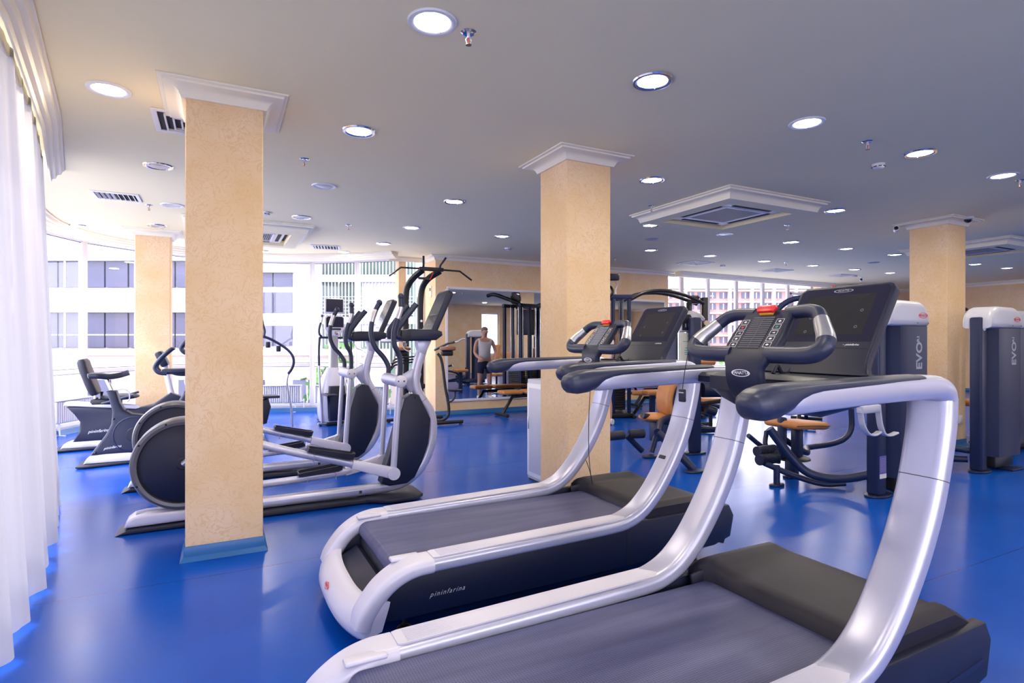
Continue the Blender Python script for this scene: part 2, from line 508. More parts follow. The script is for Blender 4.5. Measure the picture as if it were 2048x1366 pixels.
    def ball(s, c, r, n=16, sc=(1, 1, 1), mtx=None):
        prof = [(max(1e-7, math.cos(R(-90+180*k/(n//2)))), math.sin(R(-90+180*k/(n//2)))) for k in range(n//2+1)]
        vs = []; m = len(prof)
        for k in range(n):
            a = 2*math.pi*k/n
            for q, h in prof:
                vs.append(Vector((q*math.cos(a)*r*sc[0], q*math.sin(a)*r*sc[1], h*r*sc[2])))
        fs = []
        for k in range(n):
            k2 = (k+1) % n
            for j in range(m-1):
                fs.append((k*m+j, k2*m+j, k2*m+j+1, k*m+j+1))
        mt = Matrix.Translation(Vector(c))
        if mtx is not None: mt = mt @ mtx.to_4x4()
        return s.add(vs, fs, mt)
    def build(s, name, material, parent=None, sharp=35, mods=None):
        me = bpy.data.meshes.new(name)
        me.from_pydata([tuple(p) for p in s.v], [], s.f)
        bm = bmesh.new(); bm.from_mesh(me)
        bmesh.ops.remove_doubles(bm, verts=bm.verts, dist=1e-6)
        bmesh.ops.dissolve_degenerate(bm, edges=bm.edges, dist=1e-6)
        bmesh.ops.recalc_face_normals(bm, faces=bm.faces)
        bm.to_mesh(me); bm.free()
        me.materials.append(M[material] if isinstance(material, str) else material)
        if sharp:
            me.shade_smooth()
            me.set_sharp_from_angle(angle=R(sharp))
        o = bpy.data.objects.new(name, me)
        COL.objects.link(o)
        if parent is not None: o.parent = parent
        return o

def tag(o, label=None, cat=None, group=None, kind=None):
    if label: o['label'] = label
    if cat: o['category'] = cat
    if group: o['group'] = group
    if kind: o['kind'] = kind
    return o

def empty(name, loc=(0, 0, 0), rz=0.0, label=None, cat=None, group=None):
    o = bpy.data.objects.new(name, None)
    o.empty_display_size = 0.1
    COL.objects.link(o)
    o.location = loc; o.rotation_euler = (0, 0, rz)
    return tag(o, label, cat, group)

def struct(name, mb, material, sharp=35):
    return tag(mb.build(name, material, None, sharp), kind='structure')

def copy_tree(o, parent=None):
    c = o.copy(); COL.objects.link(c)
    if parent is not None: c.parent = parent
    for ch in [x for x in scene.objects if x.parent == o]:
        copy_tree(ch, c)
    return c

def text(name, body, size, origin, xdir, updir, material, parent, extrude=0.0008, bold=0.0, spacing=1.0, align='CENTER', shear=0.0):
    cu = bpy.data.curves.new(name, 'FONT')
    cu.body = body; cu.size = size; cu.extrude = extrude; cu.offset = bold
    cu.align_x = align; cu.align_y = 'CENTER'; cu.space_character = spacing; cu.shear = shear
    cu.resolution_u = 3
    tmp = bpy.data.objects.new(name, cu)
    COL.objects.link(tmp)
    dg = bpy.context.evaluated_depsgraph_get()
    me = bpy.data.meshes.new_from_object(tmp.evaluated_get(dg))
    bpy.data.objects.remove(tmp)
    me.materials.clear(); me.materials.append(M[material])
    x = Vector(xdir).normalized(); u = Vector(updir).normalized(); z = x.cross(u)
    mt = Matrix(((x.x, u.x, z.x, origin[0]), (x.y, u.y, z.y, origin[1]), (x.z, u.z, z.z, origin[2]), (0, 0, 0, 1)))
    me.transform(mt)
    o = bpy.data.objects.new(name, me)
    COL.objects.link(o)
    if parent is not None: o.parent = parent
    return o

def oval_logo(parent, c, xdir, updir, w, h, col='print', body='PANATTA', ring=True):
    """small oval badge: a ring with the maker's word inside"""
    x = Vector(xdir).normalized(); u = Vector(updir).normalized(); z = x.cross(u); c = Vector(c)
    b = MB()
    n = 28
    vs = []; fs = []
    for k in range(n):
        a = 2*math.pi*k/n
        for q in (1.0, 0.86):
            vs.append(c + x*(math.cos(a)*w/2*q) + u*(math.sin(a)*h/2*(q if q == 1 else 0.80)) + z*0.001)
    for k in range(n):
        k2 = (k+1) % n
        fs.append((2*k, 2*k2, 2*k2+1, 2*k+1))
    b.add(vs, fs)
    o = b.build('oval_badge', col, parent, 0)
    text('lettering', body, h*0.62, c + z*0.001, x, u, col, o, 0.0005, 0.0, 0.95)
    return o


# ============================================================ THE ROOM
CZ = 3.03
FAC = [(-1.55, -3.1), (-1.5, -1.6), (-1.48, -0.2), (-1.5, 1.2), (-1.58, 2.6), (-1.70, 4.0), (-1.88, 5.4), (-2.10, 6.8),
       (-2.32, 8.2), (-2.45, 9.5), (-2.30, 10.45), (-1.94, 11.2), (-0.95, 12.08), (0.35, 12.5), (1.68, 12.1), (2.45, 11.5), (3.12, 10.85)]
ROOM = FAC + [(3.65, 10.95), (18.8, 10.95), (18.8, -3.1)]
fl = MB().prism(ROOM, 'z', -0.25, 0.0)
struct('floor', fl, 'floor', 0)
ce = MB().prism(ROOM, 'z', CZ, CZ + 0.3)
struct('ceiling', ce, 'ceiling', 0)

def moulding(mb, path, prof, closed=False):
    """prof: (outset to the left of travel, z); mitred at the corners"""
    P = [Vector(p) for p in path]; n = len(P); N = []
    for i in range(n):
        def nrm(a, b):
            d = (b - a).normalized(); return Vector((-d.y, d.x))
        if closed or 0 < i < n-1:
            n1 = nrm(P[i-1], P[i]); n2 = nrm(P[i], P[(i+1) % n])
            q = (n1+n2).normalized(); q = q / max(0.35, q.dot(n1))
        elif i == 0: q = nrm(P[0], P[1])
        else: q = nrm(P[-2], P[-1])
        N.append(q)
    m = len(prof); vs = []
    for i in range(n):
        for o, z in prof:
            q = P[i] + N[i]*o
            vs.append((q.x, q.y, z))
    fs = []
    for i in range(n if closed else n-1):
        k = (i+1) % n
        for j in range(m-1):
            fs.append((i*m+j, k*m+j, k*m+j+1, i*m+j+1))
        fs.append((i*m+m-1, k*m+m-1, k*m, i*m))
    if not closed:
        fs.append(list(range(m))); fs.append([(n-1)*m+j for j in range(m)][::-1])
    mb.add(vs, fs)
    return mb

def cap_prof(h=0.085, w=0.15, z=CZ):
    p = [(0.0, z-h), (0.022, z-h), (0.026, z-h*0.86)]
    for k in range(6):                       # cove
        a = R(90*k/5)
        p.append((0.030 + (w*0.55)*(1-math.cos(a)), z-h*0.82 + h*0.50*math.sin(a)))
    p += [(w*0.80, z-h*0.30), (w*0.82, z-h*0.16), (w*0.98, z-h*0.12), (w, z-h*0.04), (w, z-0.001), (0.0, z-0.001)]
    return p

# --- walls
def wall(name, lo, hi):
    c = [(a+b)/2 for a, b in zip(lo, hi)]; d = [b-a for a, b in zip(lo, hi)]
    return struct(name, MB().box(c, d), 'stucco', 0)
wall('wall_mirror', (3.62, 10.2, 0), (9.36, 10.85, CZ))
wall('wall_far_end', (15.35, 10.3, 0), (18.8, 10.85, CZ))
w = MB()
BW = [(-1.0, 1.4), (2.0, 4.6), (10.5, 11.4), (13.6, 17.4)]  # back windows: narrow one mirrored, wide ones unseen and added to brighten the room
w.box((8.625, -3.2, 0.4), (20.35, 0.2, 0.8)); w.box((8.625, -3.2, 2.865), (20.35, 0.2, 0.33))
xs_ = [-1.55] + [q for p in BW for q in p] + [18.8]
for k in range(0, len(xs_), 2):
    w.box(((xs_[k]+xs_[k+1])/2, -3.2, 1.75), (xs_[k+1]-xs_[k], 0.2, 1.9))
struct('wall_back', w, 'stucco', 0)
# right wall with a doorway-like dark opening towards the next room
w = MB()
w.box((18.9, 9.0, CZ/2), (0.2, 4.0, CZ))
w.box((18.9, 0.4, CZ/2), (0.2, 7.2, CZ))
w.box((18.9, 5.5, 2.86), (0.2, 3.0, 0.34))
struct('wall_right', w, 'stucco', 0)
w = MB()
w.box((20.6, 5.5, CZ/2), (0.2, 3.4, CZ)); w.box((19.75, 3.95, CZ/2), (1.5, 0.1, CZ)); w.box((19.75, 7.05, CZ/2), (1.5, 0.1, CZ))
w.box((19.75, 5.5, CZ+0.05), (1.9, 3.2, 0.1)); w.box((19.75, 5.5, -0.05), (1.9, 3.2, 0.1))
struct('wall_side_room', w, 'stucco', 0)
wall('wall_column_strip', (3.07, 10.75, 0), (3.21, 10.98, CZ))

def skirt(name, path, closed=False):
    mb = moulding(MB(), path, [(0, 0.001), (0.028, 0.001), (0.022, 0.012), (0.010, 0.03), (0.008, 0.075), (0.004, 0.082), (0, 0.082)], closed)
    return struct(name, mb, 'skirting')
skirt('baseboard_mirror_wall', [(9.36, 10.2), (3.62, 10.2), (3.62, 10.7)][::1])
skirt('baseboard_facade', [(x, y) for x, y in [(3.06, 10.78)] + [(a*0.985+0.02, b*0.985) for a, b in FAC[::-1][1:8]]][::1])
skirt('baseboard_right', [(18.8, -3.0), (18.8, 3.95)])
skirt('baseboard_right_far', [(18.8, 7.05), (18.8, 10.25)])
skirt('baseboard_far_end', [(18.75, 10.3), (15.35, 10.3)])
skirt('baseboard_right_windows', [(15.3, 10.35), (9.4, 10.35)])

# --- crown mouldings (setting)
def crown(n, path, prof, closed=False):
    return struct('trim_%d' % n, moulding(MB(), path, prof, closed), 'crown')
win_prof = [(-0.10, CZ-0.001), (-0.10, CZ-0.11), (-0.02, CZ-0.11), (0.0, CZ-0.105), (0.015, CZ-0.085), (0.05, CZ-0.08), (0.06, CZ-0.055), (0.10, CZ-0.05), (0.115, CZ-0.02), (0.14, CZ-0.015), (0.14, CZ-0.001)]
arc = [(2.84, 10.18), (2.30, 10.74), (1.62, 11.22), (0.74, 11.62), (-0.25, 11.60), (-1.24, 11.10), (-1.74, 10.55), (-2.0, 9.9), (-2.05, 9.0), (-1.95, 8.0), (-1.8, 7.0)]
arc = [(p.x, p.y) for p in smooth_path([(x, y, 0) for x, y in arc], 3)]
crown(1, arc, win_prof)
crown(2, [(-1.42, 6.74), (-1.12, 5.1), (-0.90, 3.46), (-0.82, 2.0), (-0.79, 0.5), (-0.80, -1.0), (-0.84, -3.05)], [(0.0, CZ-0.001), (0.0, CZ-0.13), (0.012, CZ-0.13), (0.02, CZ-0.10), (0.045, CZ-0.095), (0.055, CZ-0.06), (0.085, CZ-0.05), (0.095, CZ-0.02), (0.11, CZ-0.015), (0.11, CZ-0.001)])
crown(3, [(15.35, 10.17), (12.4, 10.10), (9.5, 10.02)], win_prof)
crown(4, [(9.36, 10.75), (9.36, 10.2), (3.62, 10.2), (3.62, 10.75)], cap_prof(0.09, 0.12))
crown(5, [(18.8, -3.1), (18.8, 10.3), (15.35, 10.3)], cap_prof(0.10, 0.13))
crown(6, [(3.62, 10.74), (2.86, 10.74)], cap_prof(0.09, 0.08))

# --- windows of the curved facade and of the right facade
def window(n, a, b, z0, z1, transom=None, fw=0.055, door=False):
    a = Vector((a[0], a[1], 0)); b = Vector((b[0], b[1], 0)); d = b-a; L = d.length; ang = math.atan2(d.y, d.x)
    c = (a+b)/2
    mt = Matrix.Rotation(ang, 3, 'Z')
    f = MB()
    def bar(u0, u1, za, zb, t=0.07):
        f.box(a + d.normalized()*((u0+u1)/2) + Vector((0, 0, (za+zb)/2)), (abs(u1-u0), t, zb-za), mt, 0.006, 1)
    bar(0, fw, z0, z1); bar(L-fw, L, z0, z1)
    bar(fw, L-fw, z1-fw, z1); bar(fw, L-fw, z0, z0+fw)
    if transom: bar(fw, L-fw, transom-0.035, transom+0.035)
    if door:
        bar(fw, fw+0.06, z0+fw, z1-0.28, 0.09); bar(L-fw-0.06, L-fw, z0+fw, z1-0.28, 0.09); bar(fw, L-fw, z1-0.34, z1-0.27, 0.09)
    o = struct('window_%d' % n, f, 'frame')
    g = MB()
    zs = [(z0+fw, transom-0.035), (transom+0.035, z1-fw)] if transom else [(z0+fw, z1-fw)]
    for za, zb in zs:
        g.box(a + d*0.5 + Vector((0, 0, (za+zb)/2)), (L-2*fw, 0.008, zb-za), mt)
    g.build('pane', 'glass', o, 0)
    k = MB()
    for za, zb in zs:
        for zz in (za+0.004, zb-0.004):
            k.box(a + d*0.5 + Vector((0, 0, zz)), (L-2*fw, 0.02, 0.008), mt)
    k.build('gasket', 'gasket', o, 0)
    return o
nwin = 0
for i in range(len(FAC)-1):
    nwin += 1
    window(nwin, FAC[i], FAC[i+1], 0.10, CZ, 0.93)
nwin += 1; window(nwin, (3.21, 10.86), (3.62, 10.86), 0.10, CZ, None, 0.03)
RX = [9.36, 10.02, 10.90, 11.90, 12.90, 13.90, 14.90, 15.35]
for i in range(len(RX)-1):
    nwin += 1
    window(nwin, (RX[i], 10.46), (RX[i+1], 10.46), 0.10, CZ, 0.93 if i != 5 else None, 0.05, door=(i == 5))
for x0, x1 in BW:
    nwin += 1; window(nwin, (x0, -3.2), (x1, -3.2), 0.8, 2.7, None, 0.06)  # wide back windows are unseen additions that let in extra daylight
# low plinth under the glazing
pl = moulding(MB(), FAC[::-1], [(-0.06, 0.0), (0.06, 0.0), (0.06, 0.10), (-0.06, 0.10)])
pl.box((12.35, 10.46, 0.05), (6.0, 0.12, 0.10)); pl.box((3.41, 10.86, 0.05), (0.41, 0.12, 0.1))
struct('trim_7', pl, 'sill', 0)

# --- pillars
def pillar(x, y, w, label, n):
    b = MB().box((x+w/2, y+w/2, (CZ-0.0)/2), (w, w, CZ), None, 0.006, 1)
    t = tag(b.build('pillar_%d' % n, 'stucco', None, 0), label, 'pillar', None)
    t['kind'] = 'structure'
    loop = [(x, y), (x, y+w), (x+w, y+w), (x+w, y)]
    moulding(MB(), loop, cap_prof(), True).build('capital', 'crown', t)
    moulding(MB(), loop, [(0, 0.001), (0.030, 0.001), (0.024, 0.012), (0.010, 0.03), (0.008, 0.088), (0.004, 0.094), (0, 0.094)], True).build('skirting', 'skirting', t)
    return t
p1 = pillar(-0.195, 4.165, 0.455, 'near beige plastered pillar in front of the ellipticals', 1)
p2 = pillar(2.63, 4.09, 0.455, 'beige plastered pillar behind the far treadmill', 2)
p3 = pillar(-1.09, 9.82, 0.44, 'beige plastered pillar by the curved glazing', 3)
p4 = pillar(8.49, 4.03, 0.46, 'beige plastered pillar between the navy weight towers', 4)
# faint scuffs on the second pillar: a socket on the fourth
s = MB().box((8.49+0.30, 4.03-0.012, 0.36), (0.085, 0.022, 0.11), None, 0.008)
o = tag(s.build('wall_socket', 'white', None), 'white power socket on the far right beige pillar', 'socket')
MB().box((8.49+0.30, 4.03-0.026, 0.36), (0.05, 0.008, 0.06), None, 0.003).build('socket_face', 'cream', o)

# ============================================================ CEILING FIXTURES
ROWS = {2.765: 'first', 4.46: 'second', 6.2: 'third', 7.9: 'fourth', 9.4: 'fifth', 10.7: 'sixth', 1.0: 'row above the camera', -1.0: 'row behind the camera'}
def lamp_disc(loc, power):
    d = bpy.data.lights.new('lamp_light', 'AREA')
    d.shape = 'DISK'; d.size = 0.17; d.energy = power; d.color = (1.0, 0.87, 0.68)
    o = bpy.data.objects.new('lamp_light', d)
    COL.objects.link(o)
    o.location = loc
    return o
def downlight(x, y, lit, label):
    t = empty('ceiling_downlight', (x, y, CZ), 0, label, 'ceiling light', 'round recessed ceiling downlights')
    MB().lathe([(0.092, -0.001), (0.094, -0.006), (0.108, -0.012), (0.122, -0.010), (0.127, -0.001)], (0, 0, 0)).build('trim_ring', 'chrome' if (x+y) % 3 > 1.4 else 'white', t)
    MB().lathe([(0.0001, -0.012), (0.06, -0.010), (0.092, -0.004), (0.092, -0.001)], (0, 0, 0)).build('lens', 'lamp' if lit else 'lens_off', t)
    for k in range(2):
        a = R(40 + 180*k)
        MB().box((0.085*math.cos(a), 0.085*math.sin(a), -0.012), (0.014, 0.006, 0.006), a).build('clip', 'steel', t, 0)
    if lit:
        l = lamp_disc((0, 0, -0.022), LAMP); l.parent = t
    return t
ordn = ['first', 'second', 'third', 'fourth', 'fifth', 'sixth', 'seventh', 'eighth', 'ninth', 'tenth', 'eleventh', 'twelfth']
grid = [
    (2.765, [(0.965, 1), (2.41, 1), (3.89, 1), (5.39, 1), (6.84, 1), (8.3, 1)], 'nearest'),
    (4.46, [(-0.637, 1), (0.96, 1), (3.88, 1), (6.82, 1), (9.6, 1)], 'second'),
    (6.2, [(-0.507, 0), (0.975, 0), (2.43, 1), (5.37, 1), (6.82, 0), (8.33, 1), (9.78, 1), (11.27, 1), (14.17, 1), (15.52, 1)], 'third'),
    (7.9, [(-0.502, 0), (0.952, 0), (2.443, 1), (3.89, 1), (6.84, 1), (8.29, 1), (9.8, 1), (11.31, 1), (12.78, 1), (14.14, 1)], 'fourth'),
    (9.4, [(-0.78, 0), (2.43, 1)], 'fifth'),
    (0.9, [(1.0, 1), (3.9, 1), (6.8, 1), (9.8, 1), (13.0, 1)], 'overhead'),
    (-1.2, [(1.0, 1), (3.9, 1), (6.8, 1), (9.8, 1), (13.0, 1)], 'rear'),
]
for y, xs, rn in grid:
    lits = 0
    for i, (x, lit) in enumerate(xs):
        if y < 2:
            lab = 'lit round downlight behind the camera, %s of the %s row' % (ordn[i], rn)
        else:
            lab = '%s round ceiling downlight, %s from the left in the %s row of lights' % ('lit' if lit else 'unlit', ordn[i], rn)
        downlight(x, y, lit, lab)
downlight(-1.752, 9.93, 1, 'lit round downlight at the far left above the curved glazing')
downlight(0.716, 11.2, 1, 'lit round downlight at the glazing, just right of the near pillar')
downlight(2.0, 10.6, 1, 'lit round downlight beside the white grille above the cross trainers')

# ceiling speakers
def speaker(x, y, label):
    t = MB().lathe([(0.0001, -0.012), (0.09, -0.010), (0.105, -0.004), (0.11, -0.001)], (0, 0, 0)).build('ceiling_speaker', 'speaker', None)
    t.location = (x, y, CZ)
    return tag(t, label, 'speaker', 'round grey ceiling speakers')
speaker(6.11, 7.03, 'round grey ceiling speaker right of the middle pillar')
speaker(12.0, 7.03, 'round grey ceiling speaker left of the far right pillar')

# sprinklers
def sprinkler(x, y, label):
    t = empty('sprinkler_head', (x, y, CZ), 0, label, 'sprinkler', 'ceiling sprinkler heads')
    MB().lathe([(0.0001, -0.003), (0.03, -0.008), (0.042, -0.001)], (0, 0, 0)).build('escutcheon', 'chrome', t)
    b = MB().cyl((0, 0, 0), (0, 0, -0.03), 0.009, n=10)
    b.tube([(0.008, 0, -0.028), (0.016, 0, -0.04), (0.010, 0, -0.058), (0, 0, -0.064)], 0.0025, 6)
    b.tube([(-0.008, 0, -0.028), (-0.016, 0, -0.04), (-0.010, 0, -0.058), (0, 0, -0.064)], 0.0025, 6)
    b.build('body', 'white', t)
    MB().cyl((0, 0, -0.03), (0, 0, -0.062), 0.003, n=8).build('bulb', 'red', t)
    MB().lathe([(0.0001, -0.067), (0.016, -0.067), (0.016, -0.064), (0.0001, -0.064)], (0, 0, 0), n=14).build('deflector', 'brass', t)
for x, y, l in [(1.168, 2.774, 'sprinkler head beside the largest downlight at the top of the photo'),
                (0.675, 5.367, 'sprinkler head above the elliptical trainers, right of the near pillar'),
                (4.697, 2.80, 'sprinkler head near the white smoke detector at the upper right'),
                (-0.75, 8.025, 'sprinkler head between the near pillar and the linear ceiling grille'),
                (1.604, 8.126, 'sprinkler head between the pillars, beside the left air conditioner'),
                (4.621, 5.321, 'sprinkler head at the left corner of the large ceiling air conditioner'),
                (7.067, 5.319, 'sprinkler head to the right of the large ceiling air conditioner'),
                (10.395, 7.858, 'sprinkler head far back near the right windows'),
                (7.185, 2.764, 'sprinkler head at the right edge of the photo'),
                (6.9, 9.0, 'sprinkler head far back just right of the middle pillar')]:
    sprinkler(x, y, l)

def detector(x, y, label, r=0.052):
    t = empty('smoke_detector', (x, y, CZ), 0, label, 'smoke detector', 'white ceiling smoke detectors')
    MB().lathe([(0.0001, -0.042), (r*0.6, -0.042), (r*0.92, -0.034), (r, -0.022), (r, -0.006), (r*1.06, -0.001)], (0, 0, 0)).build('housing', 'white', t)
    s = MB()
    for k in range(8):
        a = R(45*k)
        s.box((r*0.93*math.cos(a), r*0.93*math.sin(a), -0.028), (0.012, 0.026, 0.008), a)
    s.build('sensor_slot', 'gasket', t)
for x, y, l in [(5.382, 3.109, 'white smoke detector on the ceiling at the upper right'),
                (0.509, 7.791, 'white smoke detector beside the near pillar'),
                (4.464, 8.858, 'white smoke detector above the wall mirror'),
                (9.53, 8.73, 'grey white smoke detector in front of the right windows'),
                (13.9, 8.6, 'small smoke detector far back on the ceiling near the end wall')]:
    detector(x, y, l)

def dome(x, y, label):
    t = empty('security_camera', (x, y, CZ), 0, label, 'security camera')
    MB().lathe([(0.0001, -0.03), (0.05, -0.03), (0.062, -0.02), (0.066, -0.001)], (0, 0, 0)).build('base', 'white', t)
    MB().ball((0, 0, -0.03), 0.045).build('dome', 'screen', t)
dome(8.721, 3.90, 'white dome camera on the ceiling right of the far pillar')
def bullet(x, y, rz, label):
    t = empty('security_camera', (x, y, CZ), rz, label, 'security camera')
    MB().lathe([(0.0001, -0.012), (0.035, -0.010), (0.04, -0.001)], (0, 0, 0)).build('base', 'white', t)
    MB().cyl((0, 0, -0.01), (0, 0, -0.05), 0.012, n=10).build('stalk', 'white', t)
    MB().cyl((-0.05, 0, -0.06), (0.06, 0, -0.075), 0.035, n=20).build('housing', 'white', t)
    MB().cyl((-0.053, 0, -0.0595), (-0.049, 0, -0.06), 0.026, n=20).build('lens', 'screen', t)
bullet(8.38, 4.60, R(28), 'white bullet camera on the ceiling left of the far pillar')
bullet(14.5, 8.8, R(30), 'small white camera on the ceiling above the far treadmill screen')

# linear and square grilles
def grille(x0, y0, x1, y1, label, ang=0.0, square=False):
    w, d = x1-x0, y1-y0
    t = empty('ceiling_vent', ((x0+x1)/2, (y0+y1)/2, CZ), ang, label, 'air vent')
    f = MB()
    m = 0.035
    f.box((0, d/2-m/2, -0.007), (w, m, 0.013), None, 0.003, 1); f.box((0, -d/2+m/2, -0.007), (w, m, 0.013), None, 0.003, 1)
    f.box((w/2-m/2, 0, -0.007), (m, d-2*m, 0.013), None, 0.003, 1); f.box((-w/2+m/2, 0, -0.007), (m, d-2*m, 0.013), None, 0.003, 1)
    f.build('frame', 'vent', t)
    MB().box((0, 0, -0.0015), (w-2*m, d-2*m, 0.002)).build('duct_opening', 'dark', t)
    n = max(5, int((w-2*m)/0.045)); sl = MB()
    if square:
        for q in (0.82, 0.62, 0.42, 0.22):
            a, b = (w-2*m)/2*q, (d-2*m)/2*q
            for cx, cy, dx, dy in ((0, b, 2*a, 0.012), (0, -b, 2*a, 0.012), (a, 0, 0.012, 2*b), (-a, 0, 0.012, 2*b)):
                sl.box((cx, cy, -0.011), (dx, dy, 0.018))
    else:
        for k in range(n):
            u = -(w-2*m)/2 + (k+0.5)*(w-2*m)/n
            rot = Matrix.Rotation(R(40 if k < n/2 else -40), 3, 'Y')
            sl.box((u, 0, -0.010), (0.003, d-2*m, 0.026), rot)
    sl.build('louvre', 'vent', t)
grille(-0.43, 4.66, 0.15, 5.14, 'white louvred ceiling vent partly behind the near pillar', 0.0, True)
grille(-1.25, 7.5, -0.80, 7.88, 'white linear ceiling grille left of the near pillar', 0.0)
grille(1.40, 9.98, 1.86, 10.40, 'white ceiling vent above the cross trainers by the glazing', R(-12))
grille(8.48, 8.5, 9.06, 9.0, 'square ceiling vent just right of the middle pillar', 0.0, True)
grille(11.0, 8.6, 11.65, 9.05, 'square ceiling vent above the right windows, middle one', 0.0, True)
grille(13.3, 8.55, 13.85, 8.9, 'square ceiling vent farthest right near the end wall', 0.0, True)

# cassette air conditioners in dropped surrounds
def cassette(x0, y0, S, label):
    t = empty('ceiling_air_conditioner', (x0+S/2, y0+S/2, CZ), 0, label, 'air conditioner', 'cassette air conditioners in moulded ceiling surrounds')
    h = S/2 - 0.12; o = 0.53; zb = -0.115
    b = MB()
    for cx, cy, dx, dy in ((0, (h+o)/2, 2*h, h-o), (0, -(h+o)/2, 2*h, h-o), ((h+o)/2, 0, h-o, 2*o), (-(h+o)/2, 0, h-o, 2*o)):
        b.box((cx, cy, zb/2-0.0005), (dx, dy, -zb-0.001))
    b.build('dropped_box', 'ceiling', t, 0)
    moulding(MB(), [(-h, -h), (-h, h), (h, h), (h, -h)], [(a, z-CZ) for a, z in cap_prof(0.115, 0.12)], True).build('moulding', 'crown', t)
    c = MB(); q = 0.47
    for cx, cy, dx, dy in ((0, 0.40, 2*q, 0.14), (0, -0.40, 2*q, 0.14), (0.40, 0, 0.14, 0.66), (-0.40, 0, 0.14, 0.66)):
        c.box((cx, cy, -0.055), (dx, dy, 0.05), None, 0.01, 1)
    c.build('cassette_frame', 'cream', t)
    MB().box((0, 0, -0.02), (2*o, 2*o, 0.02)).build('void', 'dark', t)
    for cx, cy, dx, dy in ((0, 0.40, 0.62, 0.05), (0, -0.40, 0.62, 0.05), (0.40, 0, 0.05, 0.62), (-0.40, 0, 0.05, 0.62)):
        MB().box((cx, cy, -0.082), (dx, dy, 0.006), None, 0.002, 1).build('air_slot', 'dark', t)
    g = MB()
    for k in range(24):
        g.box((-0.29 + k*0.0252, 0, -0.074), (0.008, 0.60, 0.014))
    for k in range(5):
        g.box((0, -0.28+0.14*k, -0.072), (0.60, 0.008, 0.010))
    g.build('intake_grille', 'speaker', t, 0)
    MB().box((0, 0, -0.06), (0.62, 0.62, 0.015)).build('filter', 'hood', t)
    f = MB()
    for cx, cy, dx, dy in ((0, 0.32, 0.68, 0.03), (0, -0.32, 0.68, 0.03), (0.32, 0, 0.03, 0.61), (-0.32, 0, 0.03, 0.61)):
        f.box((cx, cy, -0.078), (dx, dy, 0.02), None, 0.004, 1)
    f.build('grille_frame', 'white', t)
cassette(4.70, 4.20, 1.64, 'large ceiling air conditioner in a moulded surround at the centre right')
cassette(-0.44, 8.36, 1.64, 'ceiling air conditioner in a moulded surround behind the near pillar')
cassette(10.76, 4.24, 1.64, 'ceiling air conditioner in a moulded surround behind the far right pillar')

# ============================================================ CURTAIN
cw = MB()
base = smooth_path([(-0.86, -2.6, 0), (-0.81, -1.0, 0), (-0.79, 0.5, 0), (-0.80, 2.0, 0), (-0.85, 3.2, 0), (-0.97, 4.4, 0), (-1.15, 5.5, 0), (-1.28, 6.2, 0)], 60)
tops = smooth_path([(-0.90, -2.6, 0), (-0.86, -1.0, 0), (-0.85, 0.5, 0), (-0.88, 2.0, 0), (-0.95, 3.2, 0), (-1.08, 4.4, 0), (-1.25, 5.5, 0), (-1.38, 6.2, 0)], 60)
n = len(base); NZ = 15
for j in range(NZ):
    q = j/(NZ-1)
    for i in range(n):
        b_, t_ = base[i], tops[i]
        k = max(0, i-1); k2 = min(n-1, i+1)
        d = (base[k2]-base[k]).normalized(); nn = Vector((-d.y, d.x, 0))
        s_ = i*0.047
        amp = 0.045*(1-0.55*q)
        wv = math.sin(s_*6.6 + 0.9*math.sin(s_*1.7)) + 0.45*math.sin(s_*13.7+1.3+0.6*math.sin(s_*2.3)) + 0.25*math.sin(s_*31+q*1.2)*(0.4+q)
        qq = q**0.85
        zb = 0.03 + 0.05*max(0, math.sin(s_*0.9))
        cw.v.append(b_.lerp(t_, qq) + nn*amp*wv + Vector((0, 0, zb + (2.985-zb)*q)))
for j in range(NZ-1):
    for i in range(n-1):
        a = j*n+i
        cw.f.append([a, a+1, a+1+n, a+n])
cur = tag(cw.build('sheer_curtain', 'sheer', None, 180), 'floor-length sheer white curtain hanging along the left edge', 'curtain')
tp = MB()
tape = [tuple(p + Vector((0.012, 0, 2.955 + 0.006*math.sin(i*0.8)))) for i, p in enumerate(tops)]
tp.sweep(tape, rrect(0.02, 0.07, 0.008, 1), (1, 0, 0))
tp.build('header_tape', 'cream', cur)

# ============================================================ RADIATORS
def radiator(x, y, L, ang, label):
    t = empty('radiator', (x, y, 0), ang, label, 'radiator', 'white panel radiators below the windows')
    p = MB()
    n = int(L/0.04)
    vs = []; fs = []
    p.box((0, 0.03, 0.35), (L, 0.02, 0.34), None, 0.004, 1)
    for k in range(n):
        p.box((-L/2 + (k+0.5)*L/n, -0.0, 0.35), (L/n*0.55, 0.05, 0.32), None, 0.008, 1)
    p.build('panel', 'white', t)
    MB().box((0, 0.01, 0.527), (L+0.01, 0.10, 0.014), None, 0.003, 1).build('top_grille', 'white', t)
    q = MB()
    for u in (-L/2+0.12, L/2-0.12):
        q.box((u, 0.03, 0.09), (0.02, 0.03, 0.18))
        q.box((u, 0.0, 0.005), (0.05, 0.12, 0.01))
    q.build('foot_bracket', 'white', t)
    v = MB().cyl((L/2-0.0, 0.0, 0.22), (L/2+0.06, 0.0, 0.22), 0.012, n=8)
    v.cyl((L/2+0.05, 0.0, 0.001), (L/2+0.05, 0.0, 0.26), 0.010, n=8)
    v.build('valve_pipe', 'white', t)
def radon(i, off, L, label):
    a = Vector(FAC[i]); b = Vector(FAC[i+1]); d = (b-a).normalized(); c = (a+b)/2 + Vector((d.y, -d.x))*off
    radiator(c.x, c.y, L, math.atan2(d.y, d.x), label)
radon(13, 0.16, 1.0, 'white radiator behind the curved pole right of the near pillar')
radon(15, 0.16, 0.6, 'white radiator seen between the legs of the ellipticals')
radon(10, 0.16, 0.75, 'white radiator at the far left behind the exercise bikes')
